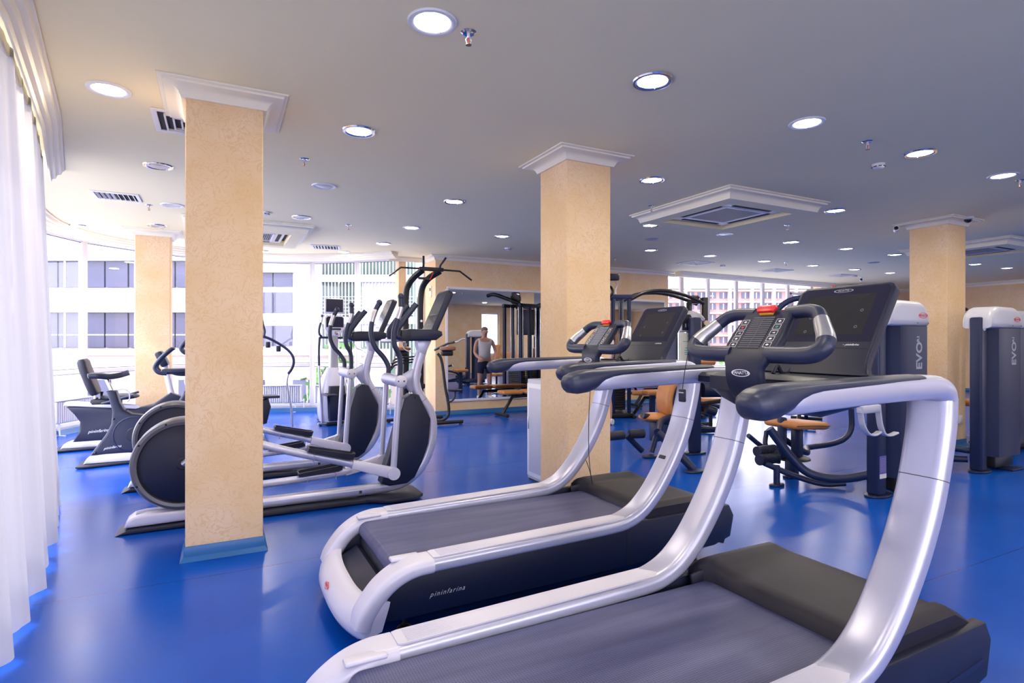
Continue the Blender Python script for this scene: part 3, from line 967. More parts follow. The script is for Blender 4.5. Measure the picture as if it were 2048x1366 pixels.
radon(14, 0.16, 0.7, 'white radiator behind the cross trainer with the small television')
radon(9, 0.16, 0.8, 'white radiator beside the curtain end at the far left')
radiator(11.4, 10.28, 1.2, 0, 'white radiator under the right facade windows, left one')
radiator(13.4, 10.28, 0.9, 0, 'white radiator under the right facade windows, right one')

# ============================================================ MIRRORS ON THE WALL
def wall_mirror(x0, x1, z0, z1, label, seams=()):
    t = empty('wall_mirror', ((x0+x1)/2, 10.2, z0), 0, label, 'mirror')
    w = x1-x0; h = z1-z0
    MB().box((0, -0.012, h/2), (w-0.05, 0.012, h-0.05)).build('mirror_glass', 'mirror', t, 0)
    f = MB()
    for cx, cz, dx, dz in ((0, 0.0, w, 0.05), (0, h, w, 0.05), (-w/2, h/2, 0.05, h-0.05), (w/2, h/2, 0.05, h-0.05)):
        f.box((cx, -0.017, cz), (dx, 0.034, dz), None, 0.008, 1)
    f.build('frame', 'frame', t)
    if seams:
        s = MB()
        for x in seams: s.box((x-(x0+x1)/2, -0.0186, h/2), (0.004, 0.001, h-0.06))
        s.build('seam', 'gasket', t, 0)
wall_mirror(3.84, 6.55, 0.27, 2.42, 'large framed wall mirror left of the middle pillar reflecting the gym', (5.2,))
wall_mirror(6.72, 9.24, 0.27, 2.33, 'framed wall mirror right of the middle pillar behind the cable arch', ())
i = tag(MB().box((3.615, 10.45, 2.36), (0.03, 0.09, 0.22), None, 0.008).build('wall_intercom', 'cream', None), 'small cream box on the wall end above the pull-up bar', 'intercom')
MB().box((3.598, 10.45, 2.40), (0.004, 0.05, 0.06)).build('grille', 'hood', i)


# ============================================================ TREADMILLS  (x forward, origin at the rear centre on the floor)
def seg_text_script(parent, c, xdir, updir, size, col='print'):
    return text('lettering', 'pininfarina', size*0.78, c, xdir, updir, col, parent, 0.0006, -0.0004, 1.25, shear=0.45)

def make_treadmill(loc, label, plug):
    t = empty('treadmill', loc, 0, label, 'treadmill', 'silver and charcoal treadmills side by side')
    RC = [(0.34, 0.352), (0.80, 0.360), (1.20, 0.366), (1.40, 0.372), (1.50, 0.384), (1.60, 0.425), (1.70, 0.508), (1.79, 0.620), (1.87, 0.745), (1.935, 0.88), (1.98, 1.02), (2.005, 1.13), (2.01, 1.21)]
    for sgn, side in ((-1, 'near'), (1, 'far')):
        y = sgn*0.415
        path = smooth_path([(x, y, z) for x, z in RC], 5)
        sc = []
        for p in path:
            q = min(1, max(0, (p.x-1.3)/0.6))
            sc.append((1.0 + 0.06*q, 0.86 + 0.22*q))
        sec = rrect(0.135, 0.078, 0.030, 5)
        rail = MB().sweep(path, sec, (0, 1, 0), sc).build('side_upright', 'silver', t, 60)
        # crease where two castings meet
        i = min(range(len(path)), key=lambda k: abs(path[k].z-0.93) + (0 if path[k].x > 1.8 else 9))
        MB().sweep([path[i], path[i] + (path[i+1]-path[i]).normalized()*0.003], rrect(0.135*1.062, 0.078*1.085, 0.032, 5), (0, 1, 0)).build('joint_line', 'gasket', rail)
        i = 1
        MB().sweep([(0.345, y, 0.352), (0.348, y, 0.352)], rrect(0.1355, 0.0680, 0.028, 5), (0, 1, 0)).build('joint_line', 'gasket', rail)
        # ribbed tread strip on the rail
        st = MB()
        x0, x1 = 0.36, 1.50
        st.prism([(x0, y-0.046), (x0+0.02, y-0.052), (x1-0.03, y-0.052), (x1, y-0.040), (x1, y+0.040), (x1-0.03, y+0.050), (x0+0.02, y+0.050), (x0, y+0.044)], 'z', 0, 0.006)
        for k in range(9):
            st.box(((x0+x1)/2, y-0.040+0.010*k, 0.0068), (x1-x0-0.07, 0.0045, 0.003))
        sh = []
        for v in st.v:
            q = (v.x-0.34)
            v.z += 0.3835 + 0.0165*max(0, q) * 0.9 + (0.012 if v.x > 1.45 else 0)*(v.x-1.45)/0.05
        st.build('tread_strip', 'silver_plastic', rail, 30)
        if plug and sgn < 0:
            i = min(range(len(path)), key=lambda k: abs(path[k].z-0.705) + (9 if path[k].x < 1.6 else 0))
            tt = (path[i+1]-path[i-1]).normalized(); bb = tt.cross(Vector((0, 1, 0)))
            rot = Matrix((tt, Vector((0, 1, 0)), bb)).transposed()
            MB().box(path[i] + bb*0.0425 + Vector((0, 0.008, 0)), (0.022, 0.052, 0.006), rot, 0.0028).build('plug', 'rubber', rail)
        # rear arm of the tail shell
        arm = [(0.36, y, 0.352), (0.28, y, 0.348), (0.20, y*1.0, 0.325), (0.125, y, 0.275), (0.075, y, 0.215), (0.045, y, 0.165), (0.032, y, 0.125)]
        arm = smooth_path(arm, 5)
        ra = MB().sweep(arm, rrect(0.150, 0.072, 0.030, 5), (0, 1, 0), [(1.0-0.0*k/len(arm), 0.95+0.25*k/len(arm)) for k in range(len(arm))]).build('tail_arm', 'silver_plastic', t, 60)
        MB().box((0.25, y-sgn*0.055, 0.375), (0.14, 0.05, 0.018), None, 0.008).build('roller_cover', 'silver_plastic', ra)
        # hand rail
        hy = sgn*0.44
        hp = smooth_path([(1.10, hy, 1.232), (1.30, hy, 1.240), (1.60, hy, 1.248), (1.85, hy, 1.250), (1.95, hy*0.985, 1.246), (1.995, hy*0.97, 1.228), (2.012, hy*0.955, 1.195), (2.012, hy*0.945, 1.13)], 5)
        hs = []
        for p in hp:
            q = min(1, max(0, (p.x-1.85)/0.18))
            e = min(1.0, 0.45 + (p.x-1.10)*5)
            hs.append((1.0*e + 0.28*q, (0.94 + 0.0*q)*e))
        hr = MB().sweep(hp, rrect(0.104, 0.084, 0.034, 5), (0, 1, 0), hs).build('handrail', 'silver', t, 60)
        # black grip: tip and pad that runs along the top
        g = MB()
        tip = [(1.058, hy, 1.222), (1.063, hy, 1.224), (1.078, hy, 1.227), (1.105, hy, 1.231), (1.15, hy, 1.238), (1.19, hy, 1.246), (1.225, hy, 1.256), (1.265, hy, 1.264), (1.32, hy, 1.269), (1.60, hy, 1.274), (1.80, hy, 1.277), (1.845, hy, 1.277), (1.862, hy, 1.276), (1.868, hy, 1.275)]
        tsc = [(0.25, 0.20), (0.55, 0.50), (0.84, 0.82), (1.0, 1.0), (1.05, 1.05), (1.05, 0.93), (1.03, 0.70), (1.00, 0.52), (0.95, 0.42), (0.90, 0.38), (0.86, 0.37), (0.80, 0.36), (0.60, 0.32), (0.3, 0.2)]
        tp_, ts_ = [], []
        for k in range(len(tip)-1):
            for q in (0, .25, .5, .75):
                tp_.append(Vector(tip[k]).lerp(Vector(tip[k+1]), q))
                ts_.append((tsc[k][0]*(1-q)+tsc[k+1][0]*q, tsc[k][1]*(1-q)+tsc[k+1][1]*q))
        g.sweep(tp_, rrect(0.104, 0.086, 0.036, 5), (0, 1, 0), ts_)
        g.build('grip', 'soft', hr, 70)
        # side skirt
        sk = [(0.29, 0.33), (0.16, 0.27), (0.11, 0.20), (0.09, 0.125), (0.20, 0.115), (2.20, 0.135), (2.34, 0.17), (2.37, 0.30), (2.33, 0.37), (1.62, 0.37), (1.5, 0.355)]
        yo = sgn*0.435
        s_ = MB().prism(sk, 'y', min(yo, yo-sgn*0.05), max(yo, yo-sgn*0.05), None, 0.008)
        skt = s_.build('side_skirt', 'navy', t, 40)
        MB().box((1.52, yo+sgn*0.0005, 0.24), (0.003, 0.002, 0.21)).build('joint_line', 'dark', skt)
        MB().prism([(1.62, 0.175), (2.30, 0.245), (2.28, 0.222)], 'y', yo-0.002 if sgn < 0 else yo-0.001, yo+0.002 if sgn > 0 else yo+0.001).build('side_flash', 'navy_frame', skt)
        if sgn < 0:
            seg_text_script(skt, (0.44, yo-0.002, 0.205), (1, 0, 0.01), (0, 0, 1), 0.042)
    # tail apron joining both arms
    ny = 29; vs = []; fs = []
    for j in range(ny):
        y = -0.482 + 0.964*j/(ny-1); e = abs(y)/0.482
        xo = -0.058 + 0.075*e**3; zt_ = 0.045*e**3
        rd = 0.012 if e > 0.99 else 0.0
        for dx, z in ((0.035, 0.078), (0.010, 0.084), (0.0, 0.104), (0.004, 0.130), (0.030, 0.166+zt_*0.6), (0.065, 0.192+zt_), (0.100, 0.204+zt_), (0.122, 0.200+zt_), (0.118, 0.180+zt_), (0.085, 0.120)):
            vs.append((xo+dx+rd, y, z - (rd if z > 0.1 else -rd)))
    for j in range(ny-1):
        for k in range(10):
            fs.append((j*10+k, j*10+(k+1) % 10, (j+1)*10+(k+1) % 10, (j+1)*10+k))
    fs.append(list(range(10))[::-1]); fs.append([(ny-1)*10+k for k in range(10)])
    aps = MB().add(vs, fs).build('tail_apron', 'silver_plastic', t, 60)
    oval_logo(aps, (-0.0415, 0.02, 0.152), (0, -1, 0), (0.75, 0, 1), 0.052, 0.034, 'red', 'PANATTA')
    MB().prism([(0.04, 0.10), (0.05, 0.17), (0.10, 0.19), (0.17, 0.23), (0.24, 0.20), (0.24, 0.12)], 'y', -0.335, 0.335, None, 0.01).build('tail_well', 'navy', t)
    # deck, roller and belt
    bl = []
    zt = 0.352
    for k in range(13):
        a_ = R(90 + 180*k/12)
        bl.append((0.235 + 0.048*math.cos(a_), zt-0.048 + 0.048*math.sin(a_)))
    lo = [(1.80, zt-0.096), (1.80, zt)]
    m = MB()
    top = [(1.80, zt)] + bl + [(1.80, zt-0.096)]
    vs = []; fs = []
    for x, z in top:
        vs += [(x, -0.335, z), (x, 0.335, z)]
    for k in range(len(top)-1):
        fs.append((2*k, 2*k+1, 2*k+3, 2*k+2))
    m.add(vs, fs)
    m.build('running_belt', 'belt', t, 60)
    MB().box((1.02, 0, 0.285), (1.56, 0.72, 0.09), None, 0.01, 1).build('deck', 'rubber', t)
    MB().box((1.25, 0, 0.20), (2.10, 0.78, 0.13), None, 0.02).build('chassis', 'rubber', t)
    # motor hood with raised flanks
    vs = []; ny = 25
    prof = [(1.735, 0.350), (1.742, 0.383), (1.765, 0.402), (1.82, 0.408), (2.0, 0.410), (2.18, 0.408), (2.27, 0.392), (2.335, 0.350), (2.362, 0.290), (2.360, 0.20), (2.33, 0.14)]
    for j in range(ny):
        y = -0.405 + 0.81*j/(ny-1)
        e = abs(y)/0.405
        lift = 0.030*min(1, max(0, (e-0.72)/0.10))
        shift = -0.05*min(1, max(0, (e-0.78)/0.16))
        rnd = 0.0 if e < 0.97 else 0.02
        for k, (x, z) in enumerate(prof):
            xx = x + (shift if k < 4 else 0) - (rnd if k > 6 else 0)
            vs.append((xx, y, z + (lift if 1 <= k <= 5 else 0) - rnd))
    P_ = len(prof); fs = []
    for j in range(ny-1):
        for k in range(P_-1):
            fs.append((j*P_+k, (j+1)*P_+k, (j+1)*P_+k+1, j*P_+k+1))
    fs.append(list(range(P_))); fs.append([(ny-1)*P_+k for k in range(P_)][::-1])
    hood = MB().add(vs, fs).build('motor_hood', 'hood', t, 50)
    pnl = []
    vs = []; fs = []
    for i_, x in enumerate([1.80, 1.9, 2.0, 2.1, 2.2]):
        for j_, y in enumerate([-0.26, 0.26]):
            vs.append((x, y, 0.4125))
    for i_ in range(4): fs.append((2*i_, 2*i_+1, 2*i_+3, 2*i_+2))
    for sg in (-1, 1):
        MB().box((1.72, sg*0.348, 0.372), (0.14, 0.014, 0.05), Matrix.Rotation(R(-8), 3, 'Y'), 0.004).build('belt_guard', 'rubber', hood)
    # feet and wheels
    for x in (0.27, 2.15):
        for sg in (-1, 1):
            f = MB().lathe([(0.0001, 0.001), (0.036, 0.001), (0.038, 0.010), (0.026, 0.020), (0.014, 0.028), (0.012, 0.036), (0.012, 0.14), (0.0001, 0.14)], (x, sg*0.30, 0))
            f.build('levelling_foot', 'black', t)
    # cross bar and console tray
    cb = MB()
    cb.prism([(1.74, 1.222), (1.735, 1.248), (1.76, 1.264), (2.02, 1.264), (2.03, 1.235), (1.98, 1.208), (1.78, 1.208)], 'y', -0.405, 0.405, None, 0.012)
    tray = cb.build('cross_bar', 'navy', t, 40)
    vs = []; secs = []
    for y, s_ in ((-0.26, 0.0), (-0.21, 0.55), (-0.15, 1.0), (0.18, 1.0), (0.25, 0.55), (0.30, 0.0)):
        secs.append([(1.715-0.01*s_, y, 1.255), (1.71-0.02*s_, y, 1.20), (1.73, y, 1.195-0.055*s_), (1.80, y, 1.19-0.07*s_), (1.97, y, 1.19-0.05*s_), (2.12, y, 1.215-0.03*s_), (2.16, y, 1.245), (2.12, y, 1.268), (1.76, y, 1.266)])
    for q in secs: vs += q
    m_ = len(secs[0]); fs = []
    for i_ in range(len(secs)-1):
        for j_ in range(m_):
            fs.append((i_*m_+j_, i_*m_+(j_+1) % m_, (i_+1)*m_+(j_+1) % m_, (i_+1)*m_+j_))
    fs.append(list(range(m_))[::-1]); fs.append([(len(secs)-1)*m_+j_ for j_ in range(m_)])
    body = MB().add(vs, fs).build('console_body', 'navy', t, 40)
    for sg in (-1, 1):
        c = MB().lathe([(0.047, 0.0), (0.047, 0.014), (0.042, 0.016), (0.040, 0.010), (0.0001, 0.008)], (1.93, sg*0.30, 1.262), n=28)
        c.build('cup_holder', 'rubber', tray)
    MB().tube([(1.86, 0.10, 1.268), (1.885, 0.10, 1.30), (1.91, 0.10, 1.272), (1.95, 0.10, 1.268), (1.985, 0.10, 1.298), (2.0, 0.10, 1.268)], 0.008, 8, smooth=4).build('book_rest', 'rubber', tray)
    # screen: a leaning slab with a flared foot
    org = Vector((1.972, 0, 1.262)); up = Vector((0.238, 0, 0.366)).normalized(); nrm = Vector((-up.z, 0, up.x))
    H = (Vector((1.972+0.238, 0, 1.262+0.366)) - org).length
    def S(a, b, d=0.0):       # a across (+y), b up the slab, d out towards the runner
        return org + Vector((0, 1, 0))*a + up*b + nrm*d
    W = 0.205
    out = [(-W-0.055, -0.004), (-W-0.02, 0.012), (-W-0.004, 0.05), (-W, 0.10)]
    for k in range(7):
        a_ = R(180 - 90*k/6); out.append((-W+0.035 + 0.035*math.cos(a_), H-0.035 + 0.035*math.sin(a_)))
    out = out + [(-x, z) for x, z in reversed(out)]
    bm_ = MB().prism([(x, z) for x, z in out], 'y', -0.022, 0.022, None, 0.010, 3)
    mt = Matrix(((0, nrm.x, up.x, org.x), (1, nrm.y, up.y, org.y), (0, nrm.z, up.z, org.z), (0, 0, 0, 1)))
    bm_.v = [mt @ v for v in bm_.v]
    scr = bm_.build('screen_housing', 'navy', t, 40)
    gl = MB()
    vs = [S(-W+0.014, 0.150, 0.0225), S(W-0.014, 0.150, 0.0225), S(W-0.014, H-0.030, 0.0225), S(W-0.030, H-0.014, 0.0225), S(-W+0.030, H-0.014, 0.0225), S(-W+0.014, H-0.030, 0.0225)]
    gl.add(vs + [v - nrm*0.004 for v in vs], [tuple(range(6)), tuple(range(11, 5, -1))] + [(k, (k+1) % 6, (k+1) % 6+6, k+6) for k in range(6)])
    dsp = gl.build('display', 'screen', scr, 0)
    MB().add([S(-W+0.06, 0.185, 0.0228), S(W-0.06, 0.185, 0.0228), S(W-0.06, H-0.055, 0.0228), S(-W+0.06, H-0.055, 0.0228)], [(0, 1, 2, 3)]).build('picture_area', 'mirrorblack', dsp, 0)
    MB().add([S(-W+0.006, 0.118, 0.0224), S(W-0.006, 0.118, 0.0224), S(W-0.006, 0.121, 0.0224), S(-W+0.006, 0.121, 0.0224)], [(0, 1, 2, 3)]).build('joint_line', 'dark', scr, 0)
    oval_logo(scr, S(0.0, H-0.033, 0.0235), (0, -1, 0), up, 0.085, 0.018, 'greyprint', 'PANATTA')
    text('lettering', '~ pininfarina', 0.013, S(-0.12, 0.135, 0.0232), (0, -1, 0), up, 'print', scr, 0.0004, shear=0.3)
    for dy, dz in ((0.10, 0.27), (-0.11, 0.22), (-0.11, 0.30), (0.10, 0.20)):
        c = MB()
        ring = circ(0.006, 20); q_ = [S(dy+a, dz+b, 0.0232) for a, b in ring] + [S(dy+a*0.8, dz+b*0.8, 0.0232) for a, b in ring]
        c.add(q_, [(k, (k+1) % 20, (k+1) % 20+20, k+20) for k in range(20)])
        c.build('display_icon', 'greyprint', dsp, 0)
    # control panel that curls down onto the cross bar
    cp = smooth_path([(1.725, 0, 1.507), (1.700, 0, 1.476), (1.6625, 0, 1.4295), (1.625, 0, 1.383), (1.596, 0, 1.346), (1.577, 0, 1.302), (1.585, 0, 1.240), (1.625, 0, 1.192), (1.69, 0, 1.170), (1.745, 0, 1.165)], 5)
    cs = []
    for p in cp:
        q = min(1, max(0, (p.z-1.30)/0.08)); r_ = min(1, max(0, (p.z-1.42)/0.08))
        cs.append((0.74 + 0.36*q - 0.14*r_, 1.0))
    pan = MB().sweep(cp, rrect(0.22, 0.038, 0.016, 4), (0, 1, 0), cs).build('control_panel', 'navy', t, 50)
    for p_ in pan.data.vertices: pass
    pu = (Vector((1.725, 0, 1.507)) - Vector((1.600, 0, 1.352))).normalized(); pn = Vector((-pu.z, 0, pu.x))
    po = Vector((1.600, 0, 1.352))
    def Q(a, b, d=0.0): return po + Vector((0, 1, 0))*a + pu*b + pn*(0.0200+d)
    vb = [Q(-0.048, 0.012, 0), Q(0.048, 0.012, 0), Q(0.048, 0.165, 0), Q(-0.048, 0.165, 0)]
    vent = MB().add(vb + [v - pn*0.004 for v in vb], [(0, 1, 2, 3), (7, 6, 5, 4), (0, 4, 5, 1), (1, 5, 6, 2), (2, 6, 7, 3), (3, 7, 4, 0)]).build('fan_vent', 'dark', pan, 0)
    sl = MB()
    for k in range(15):
        b = 0.016 + k*0.0102
        sl.add([Q(-0.047, b, 0.0005), Q(0.047, b, 0.0005), Q(0.047, b+0.0040, 0.0034), Q(-0.047, b+0.0040, 0.0034)], [(0, 1, 2, 3)])
    sl.add([Q(-0.0012, 0.012, 0.003), Q(0.0012, 0.012, 0.003), Q(0.0012, 0.165, 0.003), Q(-0.0012, 0.165, 0.003)], [(0, 1, 2, 3)])
    sl.build('vent_slat', 'rimgrey', vent, 0)
    icons = ['«', '-', '+', '<', '>']
    for sg in (-1, 1):
        for k in range(5):
            b = 0.030 + k*0.028; cy = sg*0.077
            w_, h_ = 0.016, 0.0115
            q4 = [(-w_, -h_), (w_, -h_), (w_, h_), (-w_, h_)]
            vv = [Q(cy+a, b+c, 0.0012) for a, c in q4] + [Q(cy+a*0.91, b+c*0.88, 0.0012) for a, c in q4]
            key = MB().add(vv, [(j, (j+1) % 4, (j+1) % 4+4, j+4) for j in range(4)])
            ko = key.build('key', 'print', pan, 0)
            col = 'print'
            if k == 3: col = 'green' if sg < 0 else 'red'
            shp = [(-0.008, 0), (0.0, 0.0045), (0.008, 0), (0, -0.0045)] if k != 2 else [(-0.006, -0.003), (0.007, 0), (-0.006, 0.003)]
            MB().add([Q(cy+a, b+c, 0.0014) for a, c in shp], [tuple(range(len(shp)))]).build('key_symbol', col, ko, 0)
    # stop button
    sb = MB(); sb.prism([(-0.035, -0.016), (0.035, -0.016), (0.045, 0.004), (0.035, 0.016), (-0.035, 0.016), (-0.045, 0.004)], 'z', 0, 0.016, None, 0.005)
    mt2 = Matrix(((0, pu.x, pn.x, 0), (1, 0, 0, 0), (0, pu.z, pn.z, 0), (0, 0, 0, 1)))
    o2 = Q(0, 0.195, 0.004)
    sb.v = [mt2 @ v + o2 for v in sb.v]
    st_ = sb.build('stop_button', 'red', t, 40)
    yb = MB().box((0, -0.012, -0.002), (0.060, 0.016, 0.012), None, 0.003)
    yb.v = [mt2 @ v + o2 for v in yb.v]
    yb.build('button_bezel', 'orange', st_)
    oval_logo(pan, (1.5555, 0, 1.283), (0, -1, 0), (-0.12, 0, 1), 0.085, 0.028, 'print', 'PANATTA')
    # safety key cord
    MB().tube([(1.565, 0.0, 1.325), (1.565, 0.06, 1.322), (1.575, 0.12, 1.325), (1.578, 0.155, 1.325)], 0.0022, 6).build('safety_cord', 'cable', pan)
    # steering grips on both sides of the panel
    for sg in (-1, 1):
        hpth = [(1.605, sg*0.08, 1.352), (1.600, sg*0.15, 1.352), (1.598, sg*0.225, 1.353), (1.602, sg*0.268, 1.361), (1.618, sg*0.288, 1.384), (1.640, sg*0.278, 1.413), (1.668, sg*0.250, 1.447), (1.695, sg*0.222, 1.480), (1.713, sg*0.200, 1.500), (1.724, sg*0.165, 1.510), (1.728, sg*0.12, 1.510), (1.728, sg*0.07, 1.507)]
        hp2 = smooth_path(hpth, 5)
        rr = [(0.031 - 0.006*min(1, max(0, (p.z-1.40)/0.08))) for p in hp2]
        gp = MB().sweep(hp2, circ(0.031, 16), None, [r/0.031 for r in rr]).build('steering_grip', 'soft', t, 70)
        i0 = [i for i, p in enumerate(hp2) if 1.40 < p.z < 1.480 and abs(p.y) > 0.2]
        pp = hp2[i0[0]:i0[-1]+1]
        MB().sweep(pp, circ(0.031, 16), None, [(rr[i0[0]+q_]+0.0008)/0.031 for q_ in range(len(pp))]).build('pulse_sensor', 'steel', gp, 70)
    return t
tm1 = make_treadmill((0.17, 1.495, 0), 'nearest treadmill, cropped by the bottom of the photo, with the large dark screen', False)
tm2 = make_treadmill((0.53, 3.00, 0), 'far treadmill with its whole silver tail visible, in front of the middle pillar', True)
# loose safety key hanging by its cord from the near treadmill
k = empty('safety_clip', (1.60, 1.665, 1.19), 0, 'small black safety clip hanging on a cord from the near treadmill grip', 'safety clip')
MB().box((0, 0, 0), (0.014, 0.030, 0.050), None, 0.004).build('clip_body', 'rubber', k)
MB().tube([(0, 0, 0.02), (0.012, 0, 0.09), (0.030, 0, 0.165)], 0.0016, 6).build('cord', 'cable', k)
MB().box((-0.008, 0, 0.012), (0.004, 0.028, 0.004)).build('clip_spring', 'steel', k)
k = tag(MB().tube([(2.20, 3.13, 1.15), (2.19, 3.14, 0.9), (2.20, 3.15, 0.6), (2.23, 3.16, 0.45), (2.26, 3.20, 0.425), (2.27, 3.24, 0.5), (2.25, 3.26, 0.58)], 0.0028, 6, smooth=4).build('hanging_cable', 'cable', None), 'thin black cable hanging below the far treadmill console', 'cable')


# ============================================================ ELLIPTICALS (x forward, origin under the rear end)
def make_elliptical(loc, label):
    t = empty('elliptical_trainer', loc, 0, label, 'elliptical trainer', 'silver and navy elliptical trainers')
    # long floor rail that curls up into the mast
    RC = [(0.10, 0.085), (0.60, 0.086), (1.20, 0.090), (1.80, 0.094), (1.99, 0.100), (2.12, 0.122), (2.25, 0.200), (2.345, 0.330), (2.395, 0.480), (2.408, 0.620), (2.380, 0.760), (2.315, 0.860), (2.262, 0.950), (2.243, 1.050), (2.262, 1.170), (2.300, 1.290), (2.335, 1.400)]
    path = smooth_path([(x, 0, z) for x, z in RC], 5)
    sc = [(1.0 - 0.12*min(1, max(0, (p.z-0.8)/0.5)), 1.0) for p in path]
    fr = MB().sweep(path, rrect(0.100, 0.086, 0.032, 5), (0, 1, 0), sc).build('frame_rail', 'silver', t, 60)
    for zz in (0.865,):
        i = min(range(len(path)), key=lambda k: abs(path[k].z-zz) + (9 if path[k].x < 1.9 else 0))
        MB().sweep([path[i], path[i] + (path[i+1]-path[i]).normalized()*0.003], rrect(0.102, 0.088, 0.033, 5), (0, 1, 0)).build('joint_line', 'gasket', fr)
    MB().box((1.74, -0.0505, 0.092), (0.024, 0.003, 0.024), None, 0.001).build('end_plug', 'gasket', fr)
    # rear foot: silver wedge on a black plate
    rp = MB().prism([(-0.02, 0.0), (0.06, 0.035), (1.20, 0.045), (1.9, 0.035), (1.9, 0.012), (0.05, 0.006)], 'y', -0.13, 0.13, None, 0.004)
    rp.build('base_plate', 'rubber', t)
    MB().prism([(0.03, 0.040), (0.045, 0.085), (0.085, 0.115), (0.16, 0.128), (0.70, 0.128), (0.70, 0.05)], 'y', -0.105, 0.105, None, 0.02, 3).build('rear_foot', 'silver_plastic', t)
    for x, y in ((0.12, -0.09), (0.12, 0.09), (2.1, -0.16), (2.1, 0.16)):
        MB().cyl((x, y, 0.0005), (x, y, 0.016), 0.022, 0.018).build('levelling_foot', 'black', t)
    MB().prism([(1.72, -0.10), (1.95, -0.24), (2.18, -0.24), (2.27, -0.15), (2.27, 0.15), (2.18, 0.24), (1.95, 0.24), (1.72, 0.10)], 'z', 0.014, 0.046, None, 0.008).build('front_plate', 'rubber', t)
    # flywheel housing
    c = (0.405, 0, 0.475)
    w = MB().lathe([(0.0001, -0.085), (0.262, -0.085), (0.272, -0.080), (0.300, -0.078), (0.300, 0.078), (0.272, 0.080), (0.262, 0.085), (0.0001, 0.085)], c, 'y', 64).build('wheel_cover', 'navy', t, 30)
    MB().lathe([(0.296, -0.100), (0.318, -0.104), (0.336, -0.094), (0.345, -0.070), (0.345, 0.070), (0.336, 0.094), (0.318, 0.104), (0.296, 0.100), (0.296, -0.100)], c, 'y', 64).build('wheel_rim', 'rimgrey', w, 30)
    MB().lathe([(0.0001, -0.100), (0.040, -0.098), (0.048, -0.086)], c, 'y', 28).build('hub_cap', 'rubber', w)
    MB().lathe([(0.290, -0.084), (0.296, -0.087), (0.298, -0.084), (0.290, -0.084)], c, 'y', 64).build('seal_ring', 'black', w)
    for a_ in (150, 205, 110):
        MB().ball((c[0]+0.325*math.cos(R(a_)), -0.104, c[2]+0.325*math.sin(R(a_))), 0.009, 8).build('bolt', 'black', w)
    # mast shroud
    ms = [(2.19, 0.925), (2.262, 0.915), (2.372, 0.690), (2.350, 0.470), (2.29, 0.300), (2.22, 0.170), (2.15, 0.125), (1.99, 0.118), (1.915, 0.150), (1.935, 0.22), (1.995, 0.42), (2.10, 0.80), (2.125, 0.885)]
    sh = MB().prism(ms, 'y', -0.075, 0.075, None, 0.014, 3).build('mast_shroud', 'navy', t, 40)
    for x, z in ((2.225, 0.895), (2.315, 0.66), (2.27, 0.32)):
        MB().ball((x, -0.076, z), 0.008, 8).build('bolt', 'black', sh)
    # handlebar pivot
    MB().prism([(2.06, 1.095), (2.10, 1.085), (2.17, 1.12), (2.27, 1.19), (2.30, 1.10), (2.27, 0.985), (2.20, 0.93), (2.14, 1.02), (2.06, 1.02)], 'y', -0.030, 0.030, None, 0.012).build('pivot_bracket', 'silver', t)
    pv = MB().cyl((2.040, -0.25, 1.055), (2.040, 0.22, 1.055), 0.054, n=28).build('pivot_tube', 'silver', t)
    MB().ball((2.040, -0.25, 1.055), 0.054, 20, (1, 0.3, 1)).build('pivot_cap', 'silver_plastic', pv)
    for dx in (-0.025, 0.025):
        MB().box((2.040+dx, -0.268, 1.058), (0.010, 0.006, 0.012), None, 0.002).build('bolt', 'black', pv)
    # lower link arms
    MB().tube([(2.032, -0.225, 1.03), (1.978, -0.235, 0.285)], 0.027, 16).build('link_arm', 'silver', t)
    MB().tube([(2.030, 0.20, 1.03), (1.990, 0.21, 0.305)], 0.024, 16).build('link_arm', 'silver', t)
    # moving handles
    hs = [((2.033, -0.225, 1.08), (2.040, -0.228, 1.15), (2.030, -0.236, 1.28), (1.985, -0.245, 1.37), (1.978, -0.25, 1.48), (2.005, -0.255, 1.58), (2.035, -0.26, 1.68), (2.037, -0.26, 1.785)),
          ((2.050, 0.20, 1.08), (2.050, 0.203, 1.17), (2.010, 0.21, 1.25), (1.935, 0.215, 1.34), (1.898, 0.22, 1.44), (1.900, 0.225, 1.56), (1.935, 0.23, 1.68), (1.975, 0.23, 1.76))]
    for i, h in enumerate(hs):
        hp = smooth_path([Vector(p) for p in h], 6)
        g = MB().tube(hp, 0.023, 14)
        g.ball(hp[-1], 0.028, 12, (1, 1, 1.1))
        hb = g.build('moving_handle', 'soft', t, 70)
        j = int(len(hp)*0.74)
        MB().tube(hp[j:j+7], 0.0240, 14).build('pulse_sensor', 'steel', hb, 70)
    # fixed grips and their cross tube
    MB().tube([(2.02, 0.30, 1.405), (2.02, -0.05, 1.405), (2.14, -0.06, 1.43)], 0.018, 14).build('cross_tube', 'steel', t)
    for y in (-0.13, 0.13):
        MB().tube([(2.16, y*0.8, 1.45), (2.05, y, 1.44), (2.04, y, 1.49), (2.11, y, 1.60), (2.215, y, 1.735)], 0.026, 14, smooth=5).build('fixed_grip', 'soft', t, 70)
    # console tray and leaning display
    tr = MB().prism([(2.085, 1.425), (2.075, 1.455), (2.10, 1.505), (2.16, 1.512), (2.40, 1.510), (2.455, 1.49), (2.46, 1.455), (2.40, 1.412), (2.13, 1.402)], 'y', -0.155, 0.155, None, 0.018, 3).build('console_tray', 'navy', t, 40)
    MB().box((2.12, 0, 1.455), (0.10, 0.318, 0.10), None, 0.02).build('tray_nose', 'rubber', tr)
    org = Vector((2.355, 0, 1.435)); up = Vector((0.195, 0, 0.435)).normalized(); nn = Vector((-up.z, 0, up.x)); H = 0.475; W = 0.15
    out = []
